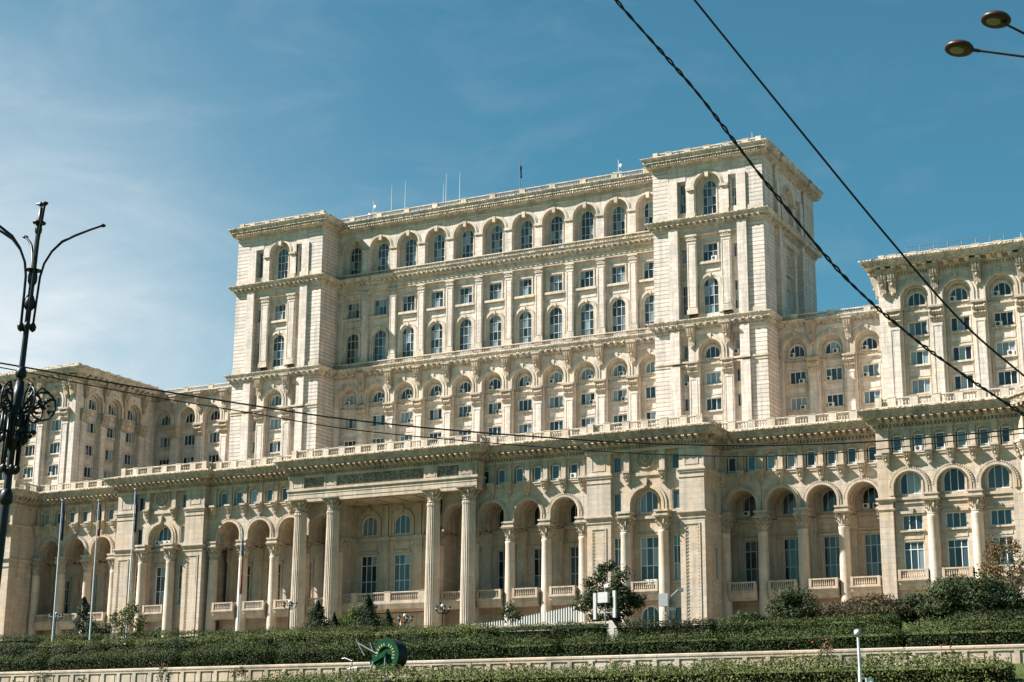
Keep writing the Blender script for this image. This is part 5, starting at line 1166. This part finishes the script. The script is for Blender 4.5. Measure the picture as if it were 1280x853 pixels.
for i, dx, nm in ((0, -.7, 'first recessed arch on the right'), (3, -.7, 'last recessed arch on the right, left one'), (3, .75, 'last recessed arch on the right, right one')): ac(Fr(0, RY+4.2), AC_[i]+dx, -.02, 32.25, f'air conditioner with dark fan in the {nm}')
FE = Fr(-43.55, AY)
for i in range(3): ac(FE, -1.1+i*1.05, -1.55, 32.3, f'{("left", "middle", "right")[i]} one of three white air conditioners in the left rosette block arch')
FE = Fr(43.55, AY)
for i in range(2): ac(FE, -.1+i*1.15, -.7, 21.9, f'white air conditioner, {("left", "right")[i]} one of two on the balcony of the right rosette block')

# ------------------------------------------------------------------ aerials on the roof
M['aerial'] = plain('aerial_grey', (.50, .50, .50), .5)
def aerial(u, v1, Y, zb, label, kind='whip'):
    p = ray_y(u, v1, Y); h = p.z-zb; root = empty('roof_antenna', (p.x, Y, zb), label, 'antenna', 'antennas on the palace roof'); b = (p.x, Y, zb)
    m = MB()
    if kind == 'whip': m.tube([(0, 0, 0), (0, 0, h*.55), (0, 0, h)], [.10, .07, .035], 6)
    else: m.tube([(0, 0, 0), (0, 0, h)], .07, 6); m.tube([(-.7, 0, h*.55), (.7, 0, h*.55)], .05, 6)
    m.build('mast', 'aerial', root, b)
    if kind != 'whip':
        for x, z, r in ((-.7, .45, .42), (.55, .75, .32), (.6, .4, .38)): m = MB(); m.ball((x, -.25, h*z), r, 1, .35, 1.15); m.build('dish', 'ac', root, b)
    else: m = MB(); m.box(I0, -.16, .16, -.16, .16, 0, h*.2); m.build('mount', 'aerial', root, b)
for u, v, lb, k in ((467, 252, 'cluster of white dishes on the roof at the left of the aerials', 'dish'), (490, 232, 'thin aerial nearest the dish cluster on the left roof', 'whip'), (507, 227, 'thin aerial second from the left dish cluster', 'whip'), (554.5, 230, 'shorter thin aerial of the close pair', 'whip'), (558, 217, 'taller thin aerial of the close pair', 'whip'), (575, 216, 'thin aerial just right of the close pair', 'whip'), (773, 200, 'dish cluster on the roof next to the right tower', 'dish')):
    aerial(u, v, 3.0, 96.6, lb, k)
aerial(940, 166, -3, 96.9, 'short thin aerial on top of the right tower'); aerial(1276, 291, -20, 67.3, 'stubby white aerial on the right outer block', 'whip')
p = ray_y(650, 200, 3); root = empty('roof_flagpole', (p.x, 3, 96.6), 'dark flagpole on the middle of the roof', 'flagpole'); m = MB(); m.tube([(0, 0, 0), (0, 0, p.z-96.6)], .1, 8, .05); m.build('pole', 'rail', root, (p.x, 3, 96.6))
m = MB()
for j in range(7):
    for i in range(5): m.v.append((p.x+.1+.3*i/4, 3+.08*sin(i*2+j), p.z-3.6+.4*j))
m.f = [(j*5+i, j*5+i+1, j*5+i+6, j*5+i+5) for j in range(6) for i in range(4)]
o = m.build('flag', 'flag_eu'); o.modifiers.new('thickness', 'SOLIDIFY').thickness = .02; tag(o, 'small limp flag on the roof flagpole', 'flag')

# ------------------------------------------------------------------ the ornate iron lamp at the left
Lb = ray(52, 255, 30); TOPZ = Lb.z; BZ = gz(Lb.y)
root = empty('ornate_lamp_post', (Lb.x, Lb.y, BZ), 'tall black cast iron lamp post with curved arms and scroll rings at the left edge', 'lamp post')
root.rotation_euler = (0, 0, YAW); H_ = TOPZ-BZ
base = (Lb.x, Lb.y, BZ)
def lp(m, name, mat='iron', smooth=True):
    o = put(m.mesh(name, mat, smooth), name, root, None); o.location = (0, 0, 0); return o
def vz(v): return ray(40, v, 30).z-BZ
m = MB(); zt = H_
m.lathe((0, 0, 0), [(.34, 0), (.34, .5), (.24, .8), (.16, 1.4), (.10, 2.0), (.075, vz(660)), (.066, vz(600)), (.06, vz(585)), (.053, vz(478)), (.048, vz(400)), (.05, vz(350)), (.038, vz(275)), (.03, zt-.06), (.0, zt-.05)], 14); lp(m, 'pole')
for v, r, hh in ((622, .12, .28), (590, .10, .12), (466, .10, .2), (378, .10, .26), (345, .085, .32), (337, .16, .03), (277, .12, .07), (285, .065, .2)):
    m = MB(); z = vz(v); m.lathe((0, 0, z-hh/2), [(r*.6, 0), (r*.95, hh*.2), (r, hh*.5), (r*.85, hh*.75), (r*.6, hh)], 14); lp(m, 'collar')
m = MB(); m.ball((.0, 0, zt+.0), .06, 1, .6, .8); m.box(I0, -.09, .09, -.02, .02, zt-.02, zt+.01); lp(m, 'finial')
z1, z0 = vz(345), vz(402)
for a in (4, 118, 178, 205, 290):
    ca, sa = cos(RD(a)), sin(RD(a)); P = []
    for q, v in ((.105, 404), (.115, 370), (.125, 345), (.17, 328), (.28, 312), (.44, 299), (.66, 290), (.9, 282), (1.12, 275.5)): P.append((ca*q, sa*q, vz(v)))
    m = MB(); m.tube(P, [.022]*5+[.026, .025, .022, .018], 8); lp(m, 'arm')
    m = MB(); z = vz(404); m.lathe((ca*.105, sa*.105, z-.16), [(.0, 0), (.05, .04), (.065, .1), (.03, .17)], 10); lp(m, 'bud')
    m = MB(); m.ball(P[-1], .045, 1.3, 1, .7); lp(m, 'tip')
for a in (18, 64, 112, 165, 215, 262, 312):
    ca, sa = cos(RD(a)), sin(RD(a)); zc_ = vz(505); rr = .215; off = .43
    m = MB(); A = [2*pi*k/30 for k in range(31)]; m.tube([(ca*(off+rr*cos(t)), sa*(off+rr*cos(t)), zc_+rr*1.15*sin(t)) for t in A], .019, 7, caps=False)
    m.tube([(ca*(.12), sa*.12, vz(560)), (ca*.19, sa*.19, vz(520)), (ca*.26, sa*.26, vz(492)), (ca*.38, sa*.38, vz(482)), (ca*.52, sa*.52, vz(488))], .02, 7); lp(m, 'scroll')
    m = MB(); rl = random.Random(int(a)+99)
    for i in range(15):
        t = rl.random()*6.28; q = .19*sqrt(rl.random()); m.ball((ca*(off+q*cos(t)), sa*(off+q*cos(t)), zc_+q*1.15*sin(t)), rl.uniform(.02, .042), 1.2, 1.2, .8, 7, 5)
    m.tube([(ca*(off-.2), sa*(off-.2), zc_-.1), (ca*off, sa*off, zc_+.02), (ca*(off+.12), sa*(off+.12), zc_+.14)], .025, 6); lp(m, 'leaf_ornament')
for a in (-10, 60, 120, 180, 240, 300):
    ca, sa = cos(RD(a)), sin(RD(a)); m = MB(); m.tube([(ca*.14, sa*.14, vz(585)), (ca*.14, sa*.14, vz(520))], .03, 7); m.tube([(ca*.23, sa*.23, vz(548)), (ca*.23, sa*.23, vz(515))], .026, 7); m.tube([(0, 0, vz(541)), (ca*.36, sa*.36, vz(541))], .024, 6); m.ball((ca*.37, sa*.37, vz(541)), .045); m.ball((ca*.14, sa*.14, vz(587)), .055, 1, 1, 1.4); m.ball((ca*.23, sa*.23, vz(550)), .05, 1, 1, 1.4); lp(m, 'bracket_rod')
m = MB(); m.lathe((0, 0, vz(562)), [(.09, 0), (.13, .15), (.15, .4), (.13, .7), (.10, .95), (.07, 1.2)], 14); lp(m, 'sleeve')
root.rotation_euler = (0, RD(2.3), YAW); root.location = Vector(base)-Rv*(H_*sin(RD(2.3)))

# ------------------------------------------------------------------ twin headed street lamp at the right
M['maroon'] = plain('maroon_enamel', (.045, .018, .016), .4, var=.1); M['lens'] = plain('lamp_lens', (.26, .22, .16), .3)
h1, h2 = ray(1199, 60.5, 32), ray(1245, 24.5, 31.2); pp = ray(1375, 130, 32.3); bz = gz(pp.y)
root = empty('twin_street_lamp', (pp.x, pp.y, bz), 'street lamp with two round maroon heads on thin arms at the upper right corner', 'street lamp')
base = (pp.x, pp.y, bz); PB = Vector(base); zt = ray(1375, 60, 32.3).z-bz
m = MB(); m.lathe((0, 0, 0), [(.2, 0), (.2, .8), (.11, 1.1), (.07, zt)], 12); m.build('pole', 'maroon', root, base)
for hp, vv in ((h1, 72), (h2, 46)):
    q = hp-PB; e = ray(1288, vv, (hp-CAM).to_2d().length)-PB; d = (e-q); st = q+d*.19
    m = MB(); m.tube([tuple(st), tuple(q+d*.4), tuple(e), (e.x*.45, e.y*.45, e.z-.02), (0, 0, zt-.15)], [.026, .024, .026, .03, .035], 8); m.tube([tuple(st-d*.02), tuple(st+d*.10)], .038, 8); m.build('arm', 'maroon', root, base)
    # shallow round head, leaning up towards its arm
    hd = MB(); hd.lathe((0, 0, 0), [(.20, -.055), (.262, -.05), (.285, -.02), (.28, .01), (.24, .06), (.15, .10), (.04, .12)], 28)
    o = hd.build('lamp_head', 'maroon', root, base, smooth=True); o.location = q; dn = d.normalized(); o.rotation_euler = (RD(4)*-1, RD(9), YAW)
    ln = MB(); ln.lathe((0, 0, 0), [(.02, -.075), (.10, -.072), (.135, -.060), (.14, -.05)], 20); l = put(ln.mesh('lens', 'lens', True), 'lens', o, None); l.location = (-.04, 0, 0)

# ------------------------------------------------------------------ overhead cables
M['cable'] = plain('black_cable', (.010, .010, .011), .55)
def spline(P, n=14):
    out_ = []
    for i in range(len(P)-1):
        p0, p1, p2, p3 = P[max(i-1, 0)], P[i], P[i+1], P[min(i+2, len(P)-1)]
        for k in range(n):
            t = k/n; out_.append(.5*((2*p1)+(p2-p0)*t+(2*p0-5*p1+4*p2-p3)*t*t+(3*p1-p0-3*p2+p3)*t**3))
    out_.append(P[-1]); return out_
def cable(px, d0, d1, r, label, twist=False):
    P = [ray(u, v, d0+(d1-d0)*i/(len(px)-1)) for i, (u, v) in enumerate(px)]; S = spline(P, 40 if twist else 14); m = MB()
    if twist:
        for ph in (0, pi):
            Q = []
            for i, p in enumerate(S):
                a = ph+i*.62; wob = 1+.5*sin(i*.21); Q.append(p+(R2*cos(a)+U2*sin(a))*r*.75*wob)
            m.tube(Q, r*.8, 6)
    else: m.tube(S, r, 6)
    tag(m.build('overhead_cable', 'cable', smooth=True), label, 'cable', 'overhead cables')
cable([(660, -140), (770, 0), (868, 112), (955, 225), (1050, 340), (1130, 413), (1205, 469), (1280, 518), (1400, 590)], 24, 30, .019, 'thick twisted black cable sagging across the right tower', True)
cable([(760, -135), (868, 0), (1000, 163), (1110, 297), (1200, 400), (1280, 470), (1400, 565)], 26, 32, .020, 'smooth black cable passing right of the right tower to the outer block')
cable([(-120, 436), (0, 454), (150, 480.5), (320, 507.7), (435, 524.5), (590, 540), (780, 553), (930, 557), (1060, 553.8), (1170, 546), (1280, 535.5), (1400, 519)], 40, 40, .020, 'upper of the two thin black cables crossing the whole facade')
cable([(-120, 443), (0, 459.5), (150, 489), (320, 517.5), (435, 536.5), (590, 552), (780, 566), (930, 570.5), (1060, 565.4), (1170, 554), (1280, 541.5), (1400, 526)], 41, 41, .014, 'lower of the two thin black cables crossing the whole facade')
